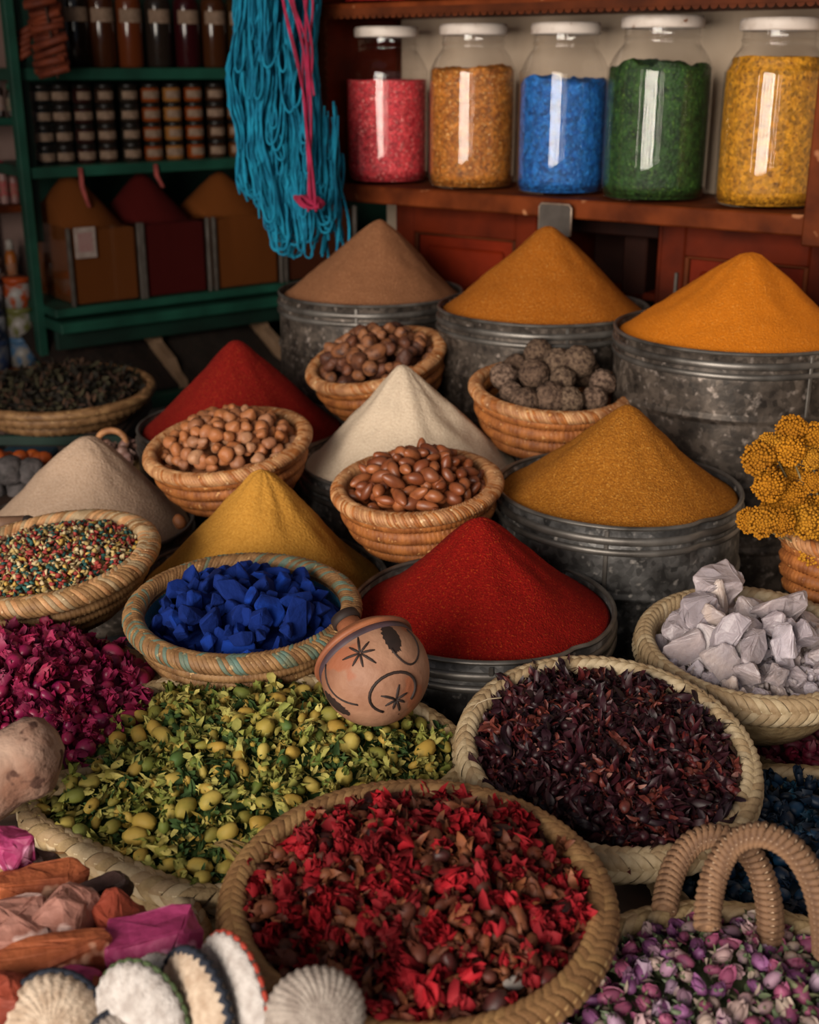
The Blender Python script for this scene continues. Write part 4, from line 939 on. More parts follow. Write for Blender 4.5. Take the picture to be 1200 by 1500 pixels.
tg = root('metal_tag', 'blank grey metal tag hanging from the jar shelf edge', 'tag', mtx=jM @ Matrix.Translation((jx(818, 1.13, -.115), -.128, ZB-.066)))
bm = bmesh.new(); bm.free()
obj('plate', mesh1('plate', box(-.034, .034, -.0015, .0015, 0, .058, .001), MAT['metal'], False), tg)
obj('folded_edge', mesh1('folded_edge', tube([(-.034, 0, .002), (-.034, 0, .052), (-.029, 0, .058), (.029, 0, .058), (.034, 0, .052), (.034, 0, .002)], .0022, 6), M('worn_edge', '#a08c7c', '#7a6658', 40, .5, metal=.5)), tg)

def jar(px, colname, sw, sh, fill, mat, lab_jar, lab_fill, ztop_noise, cat, base=ZB, yo=0, seedj=1):
    zc = base+.15; X = jx(px, zc, yo); mt = jM @ Matrix.Translation((X, yo, base))
    r, h = .0885*sw, .315*sh
    t = root('glass_jar', lab_jar, 'jar', mtx=mt)
    pr = [(.001, .004), (r*.86, .002), (r*.96, .012), (r, .03), (r, h*.66), (r*.965, h*.735), (r*.83, h*.81), (r*.72, h*.85), (r*.70, h*.875), (r*.73, h*.885), (r*.70, h*.90), (r*.70, h*.95)]
    def sp(P_, n_=4):
        out = []
        for i in range(len(P_)-1):
            p0, p1, p2, p3 = P_[max(0, i-1)], P_[i], P_[i+1], P_[min(len(P_)-1, i+2)]
            for k in range(n_):
                u = k/n_; out.append(tuple(.5*((2*p1[q])+(-p0[q]+p2[q])*u+(2*p0[q]-5*p1[q]+4*p2[q]-p3[q])*u*u+(-p0[q]+3*p1[q]-3*p2[q]+p3[q])*u**3) for q in (0, 1)))
        return out+[P_[-1]]
    obj('glass', mesh1('glass', lathe(sp(pr, 3), 48), MAT['glass']), t)
    lr = r*.76
    obj('lid', mesh1('lid', lathe([(lr*.93, h*.935), (lr, h*.935), (lr*1.02, h*.945), (lr*1.02, h*.982), (lr*.98, h), (lr*.9, h*1.002), (.001, h*.998)], 44), MAT['lid']), t)
    # contents follow the glass
    g = [(a-.0035, max(b, .006)) for a, b in sp(pr, 2) if b <= h*fill]
    n_ = 48; zt = h*fill; rt2 = g[-1][0]
    top = [(rt2*(1-q/6), zt) for q in range(0, 6)]+[(.001, zt)]
    allp = [(.001, .006)]+g+top; k0 = len(g)+1; V = []; Fc = []; k_ = len(allp)
    for i in range(n_):
        a = 2*PI*i/n_
        for j, (rr, z) in enumerate(allp):
            x, y = rr*math.cos(a), rr*math.sin(a); dz = 0
            if j >= k0-1: dz = ztop_noise*noise.noise(Vector((x*22, y*22, seedj)))+ztop_noise*.4*noise.noise(Vector((x*70, y*70, seedj)))
            V.append((x, y, z+dz))
    for i in range(n_):
        for j in range(k_-1): Fc.append((i*k_+j, ((i+1) % n_)*k_+j, ((i+1) % n_)*k_+j+1, i*k_+j+1))
    tag(obj('jar_filling', mesh1('jar_filling', (V, Fc), mat), mtx=mt), lab_fill, cat, kind='stuff')
def grain(n_, a, b, sp, vs=170, **k): return M(n_, a, b, 60, .6, vor=vs, speck=(sp, 230, .62), bump=.004, bscale=200, **k)
jar(567, 'red', .985, .985, .665, grain('red_crystals', '#c43c42', '#ac2430', '#e09890', 190), 'glass jar of coral red crystals next to the teal yarn', 'coral red coarse crystals filling the jar by the teal yarn', .004, 'crystals', seedj=2)
jar(692, 'amber', .985, .99, .735, grain('amber_crystals', '#b06c24', '#8a4c14', '#d8a868', 200), 'glass jar of amber orange crystals', 'amber orange resin crystals filling a glass jar', .012, 'crystals', seedj=4)
jar(825, 'blue', .97, .985, .67, grain('blue_crystals', '#1c62a8', '#10488c', '#3a84c4', 130), 'glass jar of bright blue crystals', 'bright blue crystals filling a glass jar', .016, 'crystals', seedj=6)
jar(963, 'green', 1.08, 1.01, .74, grain('green_herbs', '#28481a', '#162c0e', '#4a6a24', 170), 'glass jar of dark green leaves', 'dark green crushed leaves filling a glass jar', .022, 'leaves', seedj=8)
jar(1131, 'yellow', .985, .985, .80, grain('yellow_flowers', '#b8801c', '#a06a12', '#6a380c', 150), 'glass jar of golden yellow petals by the shelf post', 'golden yellow petals filling the jar by the shelf post', .004, 'petals', seedj=10)
red2 = grain('scarlet_crystals', '#a81c14', '#8a120e', '#c84838', 190)
jar(560, 'r', .985, .95, .66, red2, 'glass jar of scarlet crystals on the upper board', 'scarlet crystals in the jar on the upper board', .004, 'crystals', base=ZT+.0225, seedj=3)
jar(655, 'r', .985, .95, .66, red2, 'second glass jar of scarlet crystals on the upper board', 'scarlet crystals in the second jar on the upper board', .004, 'crystals', base=ZT+.0225, seedj=5)

# ---------------------------------------------------------------- yarn hanks
yt = M('teal_yarn', '#187c9a', '#0f5c7a', 30, .85, bump=.001, bscale=600, spec=.15)
ym = M('magenta_cord', '#9a1440', '#74102e', 30, .85)
ryn = random.Random(91)
def yarn_hank(label, d0):
    """a hank made of bundles: strands of a bundle wander together, some end in loops"""
    b = MB(); o_ = at(410, 380, d0)
    for bun in range(24):
        u = (bun+.5)/24; u = min(1, max(0, u+ryn.uniform(-.05, .05))); v = ryn.uniform(-1, 1); sd = ryn.random()*50
        end0 = 300+70*math.sin(u*PI)*ryn.uniform(.5, 1)-40*(1-u)*ryn.random()
        xt = 352+u*108; xm = 342+u*122; xb = 385+u*88
        for k in range(15):
            end = min(392, end0+ryn.uniform(-70, 26)); off = ryn.uniform(-7, 7); dv = ryn.uniform(-.014, .014); ph = ryn.random()*6; lp = ryn.uniform(4, 12); path = []
            am = ryn.uniform(2, 9)
            for i in range(24):
                t_ = i/23; py = -140+(end+140)*t_
                yy = max(0, py)/380
                base = xt+(xm-xt)*min(1, yy*2.6) if yy < .385 else xm+(xb-xm)*((yy-.385)/.615)**1.3
                wob = 10*noise.noise(Vector((sd, yy*5, u*3)))+am*noise.noise(Vector((ph, yy*11, k)))
                path.append(at(base+wob+off*(1-.3*yy), py, d0+.055*v*(1-.35*yy)+dv+.012*noise.noise(Vector((ph, yy*8, 7))))-o_)
            if ryn.random() < .62:
                b.add(tube(path, .0023*ryn.uniform(.75, 1.3), 5)); continue
            back = ryn.uniform(20, 150)
            p_last = base+wob+off*.7
            for i in range(1, 5):
                a = PI*i/4; path.append(at(p_last+lp*(1-math.cos(a)), end+lp*.9*math.sin(a), d0+.055*v*.65+dv)-o_)
            for i in range(1, 6):
                t_ = i/5; path.append(at(p_last+lp*2+6*noise.noise(Vector((ph, t_*3, 2))), end-back*t_, d0+.055*v*.7+dv-.01*t_)-o_)
            b.add(tube(path, .0023*ryn.uniform(.75, 1.3), 5))
    for k in range(18):                       # loops hanging out of the front
        x0 = ryn.uniform(352, 455); y0 = ryn.uniform(20, 260); ln = ryn.uniform(35, 95); wd = ryn.uniform(5, 13); path = []; ti = ryn.uniform(-12, 12)
        for i in range(15):
            a = PI*i/14; q = math.sin(a)**.6; path.append(at(x0+ti*q-wd*math.cos(a)*(.5+.5*q), y0+ln*q, d0-.062-.012*q)-o_)
        b.add(tube(path, .0024, 5))
    return tag(obj('yarn_hank', b.mesh('yarn_hank', yt), loc=o_), label, 'yarn')
yarn_hank('thick hank of teal blue yarn hanging beside the jar shelf', 2.42)
b = MB(); o_ = at(450, 200, 2.33)
for k in range(9):
    x0 = ryn.uniform(405, 455); x1 = ryn.uniform(440, 462); x2 = ryn.uniform(452, 462); ph = ryn.random()*6; path = []
    end = ryn.choice([300, 295, 310, 140, 60])
    for i in range(26):
        t_ = i/25; py = -60+(end+60)*t_; xx = (1-t_)**2*x0+2*(1-t_)*t_*x1+t_*t_*x2+5*math.sin(ph+t_*8)*(1-t_*.5)
        path.append(at(xx, py, 2.33+.006*math.sin(ph+t_*5))-o_)
    b.add(tube(path, .0024, 5))
for k in range(7):
    path = [at(457+14*math.cos(a+k)*(1+.1*k)-4, 296+9*math.sin(a*1.3+k), 2.325+.004*k)-o_ for a in [2*PI*i/14 for i in range(14)]]
    b.add(tube(path, .0024, 5, True))
tag(obj('magenta_cord', b.mesh('magenta_cord', ym), loc=o_), 'tangled magenta cord tied round the teal yarn', 'cord')
# the smaller teal tail beside the shelf
b = MB(); o_ = at(490, 320, 2.5)
for k in range(26):
    x0 = ryn.uniform(468, 500); x1 = x0+ryn.uniform(-30, 22); end = ryn.randint(320, 385); ph = ryn.random()*6
    b.add(tube([at(x0+(x1-x0)*t_+4*math.sin(ph+t_*6), 225+(end-225)*t_, 2.46+.02*math.sin(ph))-o_ for t_ in [i/11 for i in range(12)]], .003, 5))
tag(obj('yarn_hank', b.mesh('yarn_hank', yt), loc=o_), 'loose tail of teal yarn hanging under the jar shelf corner', 'yarn')

# ---------------------------------------------------------------- green shelving in the back corner
GW = gx(600, 1.2, .28)+.2
Z1, Z2, Z3, Z4 = CZ-.002, CZ-.246, CZ-.600, CZ-.835
gs = root('green_shelving', 'green painted shelving unit in the dim back corner', 'shelf', mtx=gM @ Matrix.Translation((0, 0, 0)))
def gpart(name, x0, x1, y0, y1, z0, z1, mat='green', bev=.002): return obj(name, mesh1(name, box(x0, x1, y0, y1, z0, z1, bev), MAT[mat], False), gs)
gpart('post', -.020, .004, -.012, .02, 0, 2.3); gpart('post', GW-.03, GW, 0, .05, 0, 2.3)
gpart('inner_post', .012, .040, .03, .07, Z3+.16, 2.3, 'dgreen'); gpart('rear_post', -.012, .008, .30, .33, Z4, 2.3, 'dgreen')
gpart('shelf_board', .008, GW, .02, .33, Z1-.03, Z1); gpart('shelf_board', .008, GW, .0, .33, Z2-.028, Z2)
gpart('shelf_board', .0, GW, -.10, .33, Z3-.022, Z3); gpart('shelf_board', .0, GW, -.13, .33, Z3-.06, Z3-.032)
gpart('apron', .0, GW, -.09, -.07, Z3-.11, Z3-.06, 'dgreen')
gpart('bottom_board', .0, GW, -.24, .33, Z4-.035, Z4)
gpart('base', 0, GW, -.21, .33, 0, Z4-.035, 'white')
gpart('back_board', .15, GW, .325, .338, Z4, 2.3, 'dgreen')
# big jars on the top board
rg = random.Random(101)
def small_lathe(prof, n_=20): return lathe(prof, n_)
BJ = [(105, '#1c1410', 'blackish'), (143, '#3a1e10', 'dark brown'), (184, '#5a2a14', 'rust brown'), (226, '#241c18', 'charcoal'), (268, '#2e0c10', 'dark maroon'), (307, '#3c2010', 'brown'), (343, '#30200f', 'olive brown'), (385, '#30160e', 'dull brown'), (430, '#241610', 'near black')]
shiny = {}
labm = M('paper_label', '#8a7260', '#6a5444', 60, .8)
cap = M('dark_lid', '#1a1614', '#100e0c', 30, .4)
for px, cc, nm in BJ:
    X = gx(px, Z1+.1, .12); mt = gM @ Matrix.Translation((X, .10, Z1))
    t = root('storage_jar', 'tall jar of '+nm+' spice on the top green shelf', 'jar', mtx=mt)
    mm = M('jar_'+nm.replace(' ', '_'), cc, cc, 10, .12, spec=.6)
    obj('jar_body', mesh1('jar_body', lathe([(.001, 0), (.032, 0), (.036, .006), (.036, .165), (.030, .185), (.001, .185)], 28), mm), t)
    obj('lid', mesh1('lid', lathe([(.001, .19), (.031, .185), (.034, .188), (.034, .21), (.001, .212)], 24), cap), t)
    V, Fc = lathe([(.0366, .115), (.0366, .150)], 40); V2 = [v for v in V]; keep = [f for f in Fc if all(V[i][1] < -.012 for i in f)]
    obj('label', mesh1('label', (V2, keep), labm), t)
# small spice jars stacked four high
SJ = [(60, '#181818', 'black'), (88, '#221a16', 'black'), (120, '#2c1412', 'black'), (152, '#33221a', 'dark brown'), (187, '#2a221c', 'dark brown'), (219, '#7a3814', 'orange'), (250, '#8a5a2c', 'tan'), (281, '#7c3812', 'orange'), (312, '#3a2418', 'dark brown'), (342, '#5a3418', 'brown'), (373, '#4a2a16', 'brown'), (405, '#33221a', 'dark brown')]
sjm = {}
lab_me = None
for px, cc, nm in SJ:
    X = gx(px, Z2+.1, .10)
    if cc not in sjm:
        mm = M('spice_jar_'+cc[1:], cc, cc, 10, .15, spec=.6)
        sjm[cc] = mesh1('jar_body', lathe([(.001, 0), (.023, 0), (.0255, .004), (.0255, .034), (.022, .039), (.001, .039)], 20), mm)
    for k in range(4):
        mt = gM @ Matrix.Translation((X, .085, Z2+k*.0515)) @ Matrix.Rotation(rg.uniform(-.3, .3), 4, 'Z')
        t = root('spice_jar', 'small spice jar with '+nm+' contents in a stack on the green shelf', 'jar', mtx=mt, group='stacked '+nm+' spice jars')
        obj('jar_body', sjm[cc], t)
        if not sjm.get('lid'):
            sjm['lid'] = mesh1('lid', lathe([(.001, .037), (.0225, .037), (.0245, .039), (.0245, .050), (.001, .0512)], 20), cap)
            V, Fc = lathe([(.0259, .010), (.0259, .030)], 32); sjm['lab'] = mesh1('label', (V, [f for f in Fc if all(V[i][1] < -.008 for i in f)]), labm)
        obj('lid', sjm['lid'], t); obj('label', sjm['lab'], t)
# glass bins with heaps
def prism_heap(W, D, H, apexh, ax_):
    V = []; Fc = []; n_ = 24
    for i in range(n_+1):
        for j in range(n_+1):
            x = W*(i/n_-.5); y = D*(j/n_-.5); r_ = math.hypot(x-ax_, y)/(W*.62)
            V.append((x, y, H-.01+max(0, apexh*(1-(math.sqrt(r_*r_+.02)-.14)))+.002*noise.noise(Vector((x*40, y*40, ax_)))))
    for i in range(n_):
        for j in range(n_): q = i*(n_+1)+j; Fc.append((q, q+n_+1, q+n_+2, q+1))
    bd = [i*(n_+1) for i in range(n_+1)]+[n_*(n_+1)+j for j in range(1, n_+1)]+[i*(n_+1)+n_ for i in range(n_-1, -1, -1)]+[j for j in range(n_-1, 0, -1)]
    o_ = len(V); V += [(V[i][0], V[i][1], .004) for i in bd]; m_ = len(bd)
    Fc += [(bd[k], o_+k, o_+(k+1) % m_, bd[(k+1) % m_]) for k in range(m_)]+[tuple(range(o_, o_+m_))]
    return V, Fc
bstrip = M('bin_edge_metal', '#6a625c', '#544c46', 20, .5, metal=.5)
for px0, px1, cc, nm, ap, gname in ((104, 206, '#6a3a18', 'brown', .14, 'bin with a price tag'), (211, 306, '#4a1210', 'dark red', .13, 'middle bin'), (315, 411, '#6e3c18', 'orange brown', .12, 'bin behind the teal yarn'), (418, 520, '#4a2414', 'reddish brown', .10, 'bin behind the yarn tail')):
    zc = Z3+.1; a, b_ = gx(px0, zc, -.085), gx(px1, zc, -.085); W = b_-a; D = .30; H = .205
    mt = gM @ Matrix.Translation(((a+b_)/2, -.085+D/2, Z3))
    t = root('spice_bin', 'clear sided '+gname+' of '+nm+' powder on the green shelf', 'bin', mtx=mt)
    for x in (-W/2, W/2):
        for y in (-D/2, D/2):
            obj('corner_strip', mesh1('corner_strip', box(x-.0045, x+.0045, y-.006, y+.006, 0, H, .001), bstrip, False), t)
    obj('glass_front', mesh1('glass_front', box(-W/2+.006, W/2-.006, -D/2-.001, -D/2+.001, .002, H), MAT['glass'], False), t)
    obj('glass_side', mesh1('glass_side', box(-W/2-.001, -W/2+.001, -D/2+.006, D/2-.006, .002, H), MAT['glass'], False), t)
    obj('glass_side', mesh1('glass_side', box(W/2-.001, W/2+.001, -D/2+.006, D/2-.006, .002, H), MAT['glass'], False), t)
    if px0 == 104:
        pt = obj('price_tag', mesh1('price_tag', box(-.03, .03, -.0015, 0, -.04, .04, .001), M('white_tag', '#a09088', '#8a7870', 40, .8), False), t, (-W/2+.045, -D/2-.002, .165))
        obj('tag_print', mesh1('tag_print', box(-.02, .02, -.0005, 0, -.024, .026), M('faint_pink_print', '#8a5a58', '#98807a', 300, .8), False), pt, (0, -.0016, 0))
    tag(obj('powder_heap', mesh1('powder_heap', prism_heap(W-.016, D-.016, H, ap, -.02 if px0 < 300 else 0), powder('bin_powder_'+nm.replace(' ', '_'), cc, cc, None, bump=.002)), mtx=mt), nm+' powder piled in the clear '+gname, 'spice heap')
# pink ribbons hanging over the bins
pk = M('pink_ribbon', '#a04a44', '#7e3430', 40, .8)
for px, ln, lb in ((118, .10, 'pink ribbon hanging from the green shelf above the bins'), (228, .06, 'dull red ribbon hanging from the green shelf')):
    X = gx(px, Z2-.03, -.004); p = gM @ Vector((X, -.006, Z2-.005))
    tag(obj('ribbon', mesh1('ribbon', ([(-.006, 0, 0), (.006, 0, 0), (-.002, -.012, -ln*.5), (.010, -.012, -ln*.5), (.016, -.022, -ln), (.026, -.022, -ln), (-.006, .002, 0), (.006, .002, 0), (-.002, -.010, -ln*.5), (.010, -.010, -ln*.5), (.016, -.020, -ln), (.026, -.020, -ln)], [(0, 1, 3, 2), (2, 3, 5, 4), (7, 6, 8, 9), (9, 8, 10, 11), (0, 2, 8, 6), (2, 4, 10, 8), (1, 7, 9, 3), (3, 9, 11, 5), (4, 5, 11, 10), (6, 7, 1, 0)]), pk), loc=p), lb, 'ribbon')
# dark herb heaps under the bins with scalloped dividers
dk = M('dark_dried_herb', '#2a1a12', '#1a110c', 60, .9, bump=.004, bscale=120)
dk2 = M('dark_leaf_herb', '#221c16', '#2e2018', 90, .9, bump=.006, bscale=150)
beige = M('beige_board', '#9a7c62', '#86684e', 12, .85)
for px0, px1, mm, nm in ((72, 238, dk, 'blackish brown herbs heaped between the beige dividers'), (250, 392, dk2, 'dark mixed leaves heaped in the corner compartment')):
    a, b_ = gx(px0, Z4+.1, -.1), gx(px1, Z4+.1, -.1); V = []; Fc = []; n_ = 22
    for i in range(n_+1):
        for j in range(n_+1):
            u, v = i/n_, j/n_; x = a+(b_-a)*u; y = -.20+.50*v
            V.append((x, y, Z4+.005+.19*min(1, v*1.6)*(1-.25*(2*u-1)**2)+.01*noise.noise(Vector((x*20, y*20, 1)))*(v > .02)))
    for i in range(n_):
        for j in range(n_): q = i*(n_+1)+j; Fc.append((q, q+n_+1, q+n_+2, q+1))
    tag(obj('herb_heap', mesh1('herb_heap', (V, Fc), mm), mtx=gM.copy()), nm, 'herbs', kind='stuff')
for px in (243, 400):
    a = gx(px, Z4+.08, -.1); out = [(.32, 0), (-.20, 0)]
    for k in range(13):
        u = k/12; out.append((-.20+.30*u+.012*math.sin(u*PI*6), .02+.20*u))
    out += [(.32, .22)]
    q = prism(out, -.012, .012)
    tag(obj('divider_board', mesh1('divider_board', ([(a+z, x, Z4+y) for x, y, z in q[0]], q[1]), beige, False), mtx=gM.copy()), {243: 'beige scalloped divider between the dark herb heaps', 400: 'beige scalloped divider behind the brown powder tin'}[px], 'divider')
# cinnamon bundle hanging at the post
cn = M('cinnamon_stick', '#7a3418', '#521e0e', 20, .7, bump=.002, bscale=80)
cnr = root('hanging_bundle', 'hanging bundle of rust coloured sticks by the green post', 'bundle', at(80, 60, 3.08))
for k in range(17):
    p = at(58+k*1.5+rg.uniform(-4, 4)-k*.2, -10+k*7.2, 3.08+rg.uniform(-.03, .03))-cnr.location; hw = .042+.004*rg.uniform(-1, 1); an = rg.uniform(.12, .35)
    obj('stick', mesh1('stick', tube([p+Vector((-hw, 0, -hw*an)), p+Vector((hw, rg.uniform(-.02, .02), hw*an))], .0095, 7), cn), cnr)
for k in range(5):
    p = at(36+rg.uniform(-3, 3), 45+k*9, 3.1)-cnr.location
    obj('stick', mesh1('stick', tube([p+Vector((-.018, 0, -.01)), p+Vector((.018, 0, .01))], .008, 7), cn), cnr)
obj('hanging_cord', mesh1('hanging_cord', tube([at(62, -150, 3.08)-cnr.location, at(62, -20, 3.08)-cnr.location, at(85, 115, 3.08)-cnr.location], .003, 6), MAT['darkwood']), cnr)
# little wall shelves left of the post
for py, lb in ((172, 'a'), (299, 'b'), (427, 'c')):
    z = atz_line = None
    X = gx(10, 1.2, .22); d_ = (gM @ Vector((X, .22, 1.2))).y*cs
    for _ in range(4):
        pw3 = gM @ Vector((gx(10, CZ, .22), .22, 0)); dd = pw3.y*cs+.3*sn; zz = CZ-dd*sn+(750-py)/F*dd*cs; dd = pw3.y*cs-(zz-CZ)*sn; zz = CZ-dd*sn+(750-py)/F*dd*cs
    mm = MAT['green'] if lb == 'a' else MAT['shelfwood']
    o = obj('wall_ledge', mesh1('wall_ledge', box(-.5, .055, .20, .338, zz-.02, zz, .002), mm, False), mtx=gM.copy())
    tag(o, {'a': 'green ledge with dark bottles left of the green post', 'b': 'brown ledge carrying red capped bottles', 'c': 'brown ledge carrying the orange labelled bottle'}[lb], 'ledge')
    items = {'a': [(0, '#2a1a18', '#8a7a76', 'dark bottle with grey cap on the green ledge', .10), (16, '#30241c', '#2c5a44', 'dark bottle with green cap on the green ledge', .09)],
             'b': [(-9, '#8a6a68', '#a02038', 'pink bottle with crimson cap', .10), (6, '#94706c', '#b02840', 'rosy bottle with bright red cap', .115), (21, '#86605c', '#981c30', 'dull pink bottle with dark red cap', .10)],
             'c': [(1, '#2a1612', '#4a342c', 'slim brown bottle beside the orange labelled one', .10), (19, '#9a5418', '#a09890', 'white capped bottle with an orange label', .145)]}[lb]
    for px, c1, c2, lab_, h in items:
        X = gx(px, zz+.05, .25); t = root('bottle', lab_, 'bottle', mtx=gM @ Matrix.Translation((X, .255, zz)))
        r = .0125 if lb != 'c' else .0155
        obj('bottle_body', mesh1('bottle_body', lathe([(.001, 0), (r, 0), (r*1.02, .004), (r*1.02, h*.68), (r*.6, h*.8), (.001, h*.8)], 20), M('bottle_'+c1[1:], c1, c1, 20, .35)), t)
        obj('cap', mesh1('cap', lathe([(.001, h*.79), (r*.7, h*.79), (r*.62, h*.97), (.001, h)], 18), M('cap_'+c2[1:], c2, c2, 20, .4)), t)
        obj('label', mesh1('label', lathe([(r*1.035, h*.18), (r*1.035, h*.55)], 20), M('bottle_label_'+c1[1:], c2 if lb != 'c' else c1, '#8a6a5a', 90, .7)), t)
# cans piled on a low ledge
cl = obj('wall_ledge', mesh1('wall_ledge', box(-.55, -.02, .06, .338, Z4+.03, Z4+.05, .002), MAT['shelfwood'], False), mtx=gM.copy()); tag(cl, 'low ledge with stacked paint cans left of the green post', 'ledge')
CN = [(35, [('#8a847e', '#4a6a8a'), ('#98908a', '#6a6a3a'), ('#a09a96', '#a8461c')]), (-5, [('#5a5a60', '#2c3a58'), ('#8a8a90', '#1c2438'), ('#98989e', '#2c2c40')])]
for px, stack in CN:
    X = gx(px, Z4+.1, .12)
    for k, (c1, c2) in enumerate(stack):
        t = root('can', ['lowest', 'middle', 'topmost'][k]+' can of the stack '+('beside the green post' if px == 35 else 'away from the green post'), 'can', mtx=gM @ Matrix.Translation((X, .13, Z4+.05+k*.082)))
        obj('can_body', mesh1('can_body', lathe([(.001, 0), (.036, 0), (.036, .066), (.001, .066)], 22), M('can_%s' % c1[1:], c1, c2, 28, .4, contrast=(.45, .55))), t)
        obj('lid', mesh1('lid', lathe([(.001, .066), (.0375, .066), (.0375, .080), (.001, .081)], 22), M('lid_%s' % c2[1:], c2, c2, 20, .4)), t)

# ---------------------------------------------------------------- left side of the table: herb tray and odds and ends
c = at(88, 572, 2.62); R = .190
t, m = coil_bowl('coiled_bowl', 'shallow dark bowl of crumbled dried herbs in the dim back', c, R, .055, 2, dict(coil=MAT['tan2'], rim=MAT['tan'], rims=[MAT['tan'], MAT['coil_rim2'], MAT['tan2']], **{'in': MAT['inner']}), (R_(2), 0), .5, rim=(.010, .009), nrim=60, wraps=60)
hb = [M('herb_'+n_, a, b_, 60, .9) for n_, a, b_ in (('dark', '#241e16', '#18140e'), ('olive', '#3a3420', '#2a2616'), ('brown', '#4a3220', '#34221a'))]
mound('dried_herbs', 'dark crumbled dried herbs in the shallow back bowl', 'herbs', *disc(R-.016), dome(R, .0, .030), hb[0], rng, m, 26, 1500, lambda r: petal(r.uniform(.012, .028), r.uniform(.005, .012), r.uniform(-2, 2), .4, 3, 1, r.uniform(-1, 1), rng=r), hb)
cz = c.z-.058
cr = root('wooden_crate', 'old wooden crate under the shallow herb bowl', 'crate', (c.x+.03, c.y+.02, TZ))
hC = cz-TZ
for k in range(3): obj('crate_slat', mesh1('crate_slat', box(-.13, .13, -.15, -.14, .012+k*hC/3, (k+1)*hC/3-.004, .002), M('crate_slat_wood', '#5a3420', '#402414', 14, .8) if k != 2 else MAT['dgreen'], False), cr)
for k in range(3): obj('crate_slat', mesh1('crate_slat', box(.12, .13, -.14, .14, .012+k*hC/3, (k+1)*hC/3-.004, .002), MAT['darkwood'], False), cr)
obj('crate_inside', mesh1('crate_inside', box(-.12, .12, -.139, .14, 0, hC-.001, .002), MAT['darkwood'], False), cr)
tag(obj('teal_box', mesh1('teal_box', box(-.05, .05, -.04, .04, 0, .14, .004), M('teal_card', '#0c3a4c', '#08283a', 20, .7), False), loc=(-.72, 2.21, TZ)), 'dark teal box in the shade below the herb bowl', 'box')
om = M('orange_pod', '#a84c10', '#863608', 30, .6, rnd=['#b05414', '#94400c', '#c0621c'])
oms = mesh1('orange_pod', rough(ellip(.016, .016, .015, 12, 8), .002, 60, 3), om)
for i in range(9):
    p = at(-4+i*8.5, 672+rg.uniform(-4, 4), 2.20+rg.uniform(-.02, .02))
    tag(obj('orange_pod', oms, loc=p, rot=(rg.random()*3, rg.random()*3, 0)), 'small orange pod piled behind the pinkish beige powder', 'pod', 'orange pods behind the beige powder')
gm_ = M('grey_knob', '#4a4444', '#302c2c', 60, .8, bump=.003, bscale=120)
gms = mesh1('grey_knob', rough(ico(.026, 3), .006, 70, 4), gm_)
for i, (px, py) in enumerate(((18, 690), (50, 692), (-6, 716), (33, 722))):
    tag(obj('grey_knob', gms, loc=at(px-4, py, 2.13+.01*i), rot=(rg.random()*3, rg.random()*3, 0)), 'dark grey knobbly lump beside the orange pods', 'lump', 'grey lumps beside the orange pods')
tag(obj('low_box', mesh1('low_box', box(-.15, .15, -.085, .105, 0, .118, .004), MAT['darkwood'], False), loc=(-.665, 2.045, TZ)), 'low dark box holding orange pods and grey lumps', 'box')
# little basket of pinkish shells
c = at(172, 672, 2.28)
sb = root('shell_basket', 'little basket with a ring handle and pinkish shells behind the beige heap', 'basket', (c.x, c.y, TZ))
hh = c.z-TZ
obj('basket_wall', mesh1('basket_wall', lathe([(.001, 0), (.045, 0), (.055, hh), (.050, hh), (.042, .01), (.001, .01)], 30), MAT['weave']), sb)
obj('ring_handle', mesh1('ring_handle', tube([(-.01+.026*math.cos(a), .01, hh+.030+.022*math.sin(a)) for a in [2*PI*i/20 for i in range(20)]], .006, 8, True), MAT['coil_rim']), sb)
shm = M('pink_shell', '#94766c', '#745448', 60, .5, rnd=['#9a7c72', '#80605a', '#a88a7c'])
shs = [flower(rg, (.010, .012, 0, .004), [(3, .018, .014, .2, 1.2, 1.2, .5, 0, 0, .1)]).mesh('pinkish_shell', shm) for _ in range(3)]
for i in range(16):
    a = rg.random()*6.28; r_ = .042*math.sqrt(rg.random())
    tag(obj('pinkish_shell', rg.choice(shs), loc=(c.x+r_*math.cos(a), c.y+r_*math.sin(a), c.z+.008+rg.uniform(-.01, .016)), rot=(rg.random()*3, rg.random()*3, rg.random()*3)), 'small pinkish shell in the little ring handled basket', 'shell', 'pinkish shells in the little basket')
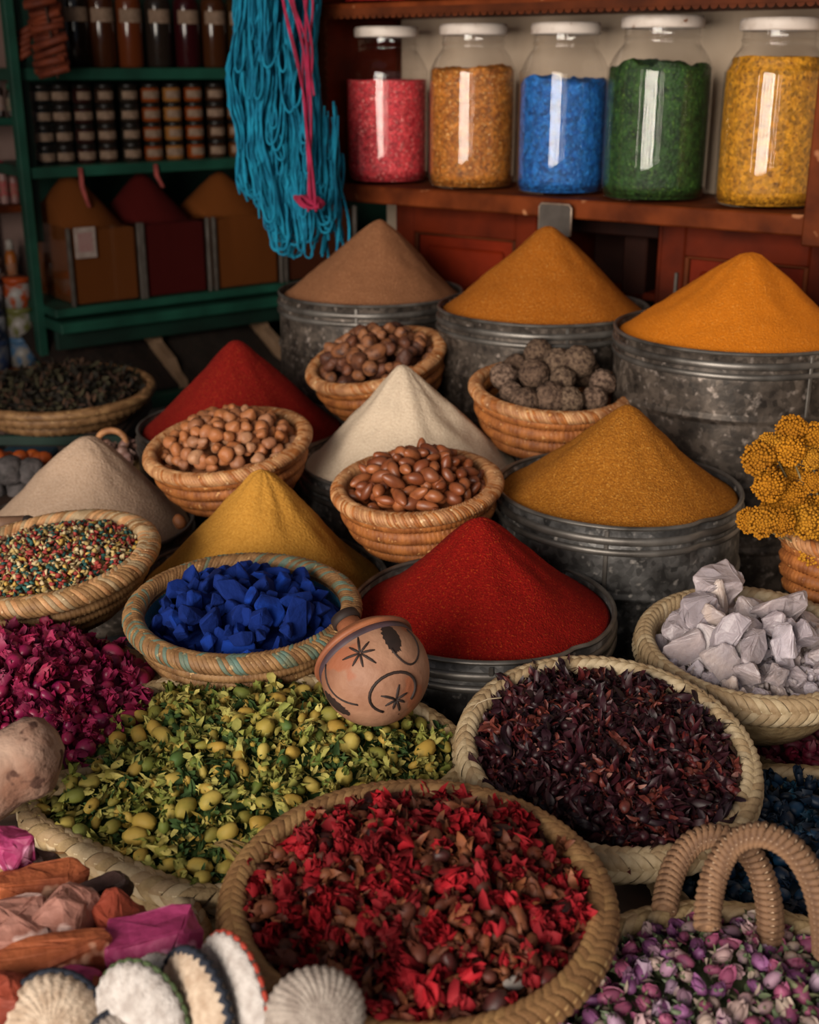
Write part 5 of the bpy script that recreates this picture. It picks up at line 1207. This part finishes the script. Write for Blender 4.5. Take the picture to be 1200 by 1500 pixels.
# stray nut on the beige powder and the wooden scoop
hc, hR = TIN['H']
tag(obj('round_nut', nuts[0], loc=at(263, 764, 1.90)), 'single pale nut dropped at the edge of the beige powder', 'nut')
p = at(20, 768, 1.70)
sco = root('wooden_scoop', 'wooden scoop handle resting behind the gravel bowl', 'scoop', p, (0, R_(-4), R_(-8)))
obj('scoop_handle', mesh1('scoop_handle', tube([(-.16, 0, 0), (-.05, 0, 0), (.018, 0, 0)], [.010, .011, .012], 14), M('worn_wood', '#7a5c48', '#5c4030', 20, .6)), sco)
obj('scoop_end', mesh1('scoop_end', tube([(.018, 0, 0), (.022, 0, 0), (.028, 0, 0), (.031, 0, 0)], [.0122, .0125, .0105, .005], 14), M('burnt_end', '#2c2420', '#1e1816', 20, .6)), sco)

# ---------------------------------------------------------------- little things
lf = M('grey_green_leaf', '#5a7468', '#46604f', 40, .6)
b = MB(); b.add(petal(.032, .016, .5, .25, 6, 4)); V = [(x, y, z) for x, y, z in b.v]; n_ = len(V); V += [(x, y, z-.0008) for x, y, z in V]; Fc = list(b.f)+[tuple(q+n_ for q in f[::-1]) for f in b.f]
tag(obj('leaf', mesh1('leaf', (V, Fc), lf), loc=at(372, 1412, .985), rot=(.35, .2, .3)), 'single grey green leaf inside the edge of the red flower basket', 'leaf')
tag(obj('white_petal', mesh1('white_petal', rough(ellip(.009, .006, .0035, 12, 8), .002, 150, 2), M('white_petal', '#b8b0a8', '#988c84', 60, .7)), loc=at(752, 1440, .915), rot=(.2, .1, .3)), 'white shrivelled petal lying among the dried red flowers', 'petal')
tag(obj('pale_thread', mesh1('pale_thread', tube([at(692, 1040, 1.27), at(700, 1030, 1.265), at(715, 1024, 1.262), at(735, 1022, 1.26)], .0008, 5), M('pale_straw_thread', '#a89880', '#8c7c64', 30, .8))), 'stray straw end sticking out of the hibiscus basket rim', 'straw')
tw = M('dry_twig', '#7a6238', '#5a4424', 40, .8)
b = MB(); ty = random.Random(7)
for k in range(16):
    a0 = at(318+ty.uniform(-4, 4), 1236+ty.uniform(-3, 3), 1.075); a1 = at(345+ty.uniform(-6, 26), 1248+ty.uniform(-14, 20), 1.06)
    b.add(tube([a0, a0.lerp(a1, .5)+Vector((0, 0, .004)), a1], .0007, 4))
tag(obj('dry_sprig', b.mesh('dry_sprig', tw)), 'dry straw coloured sprig among the green flower buds', 'sprig')
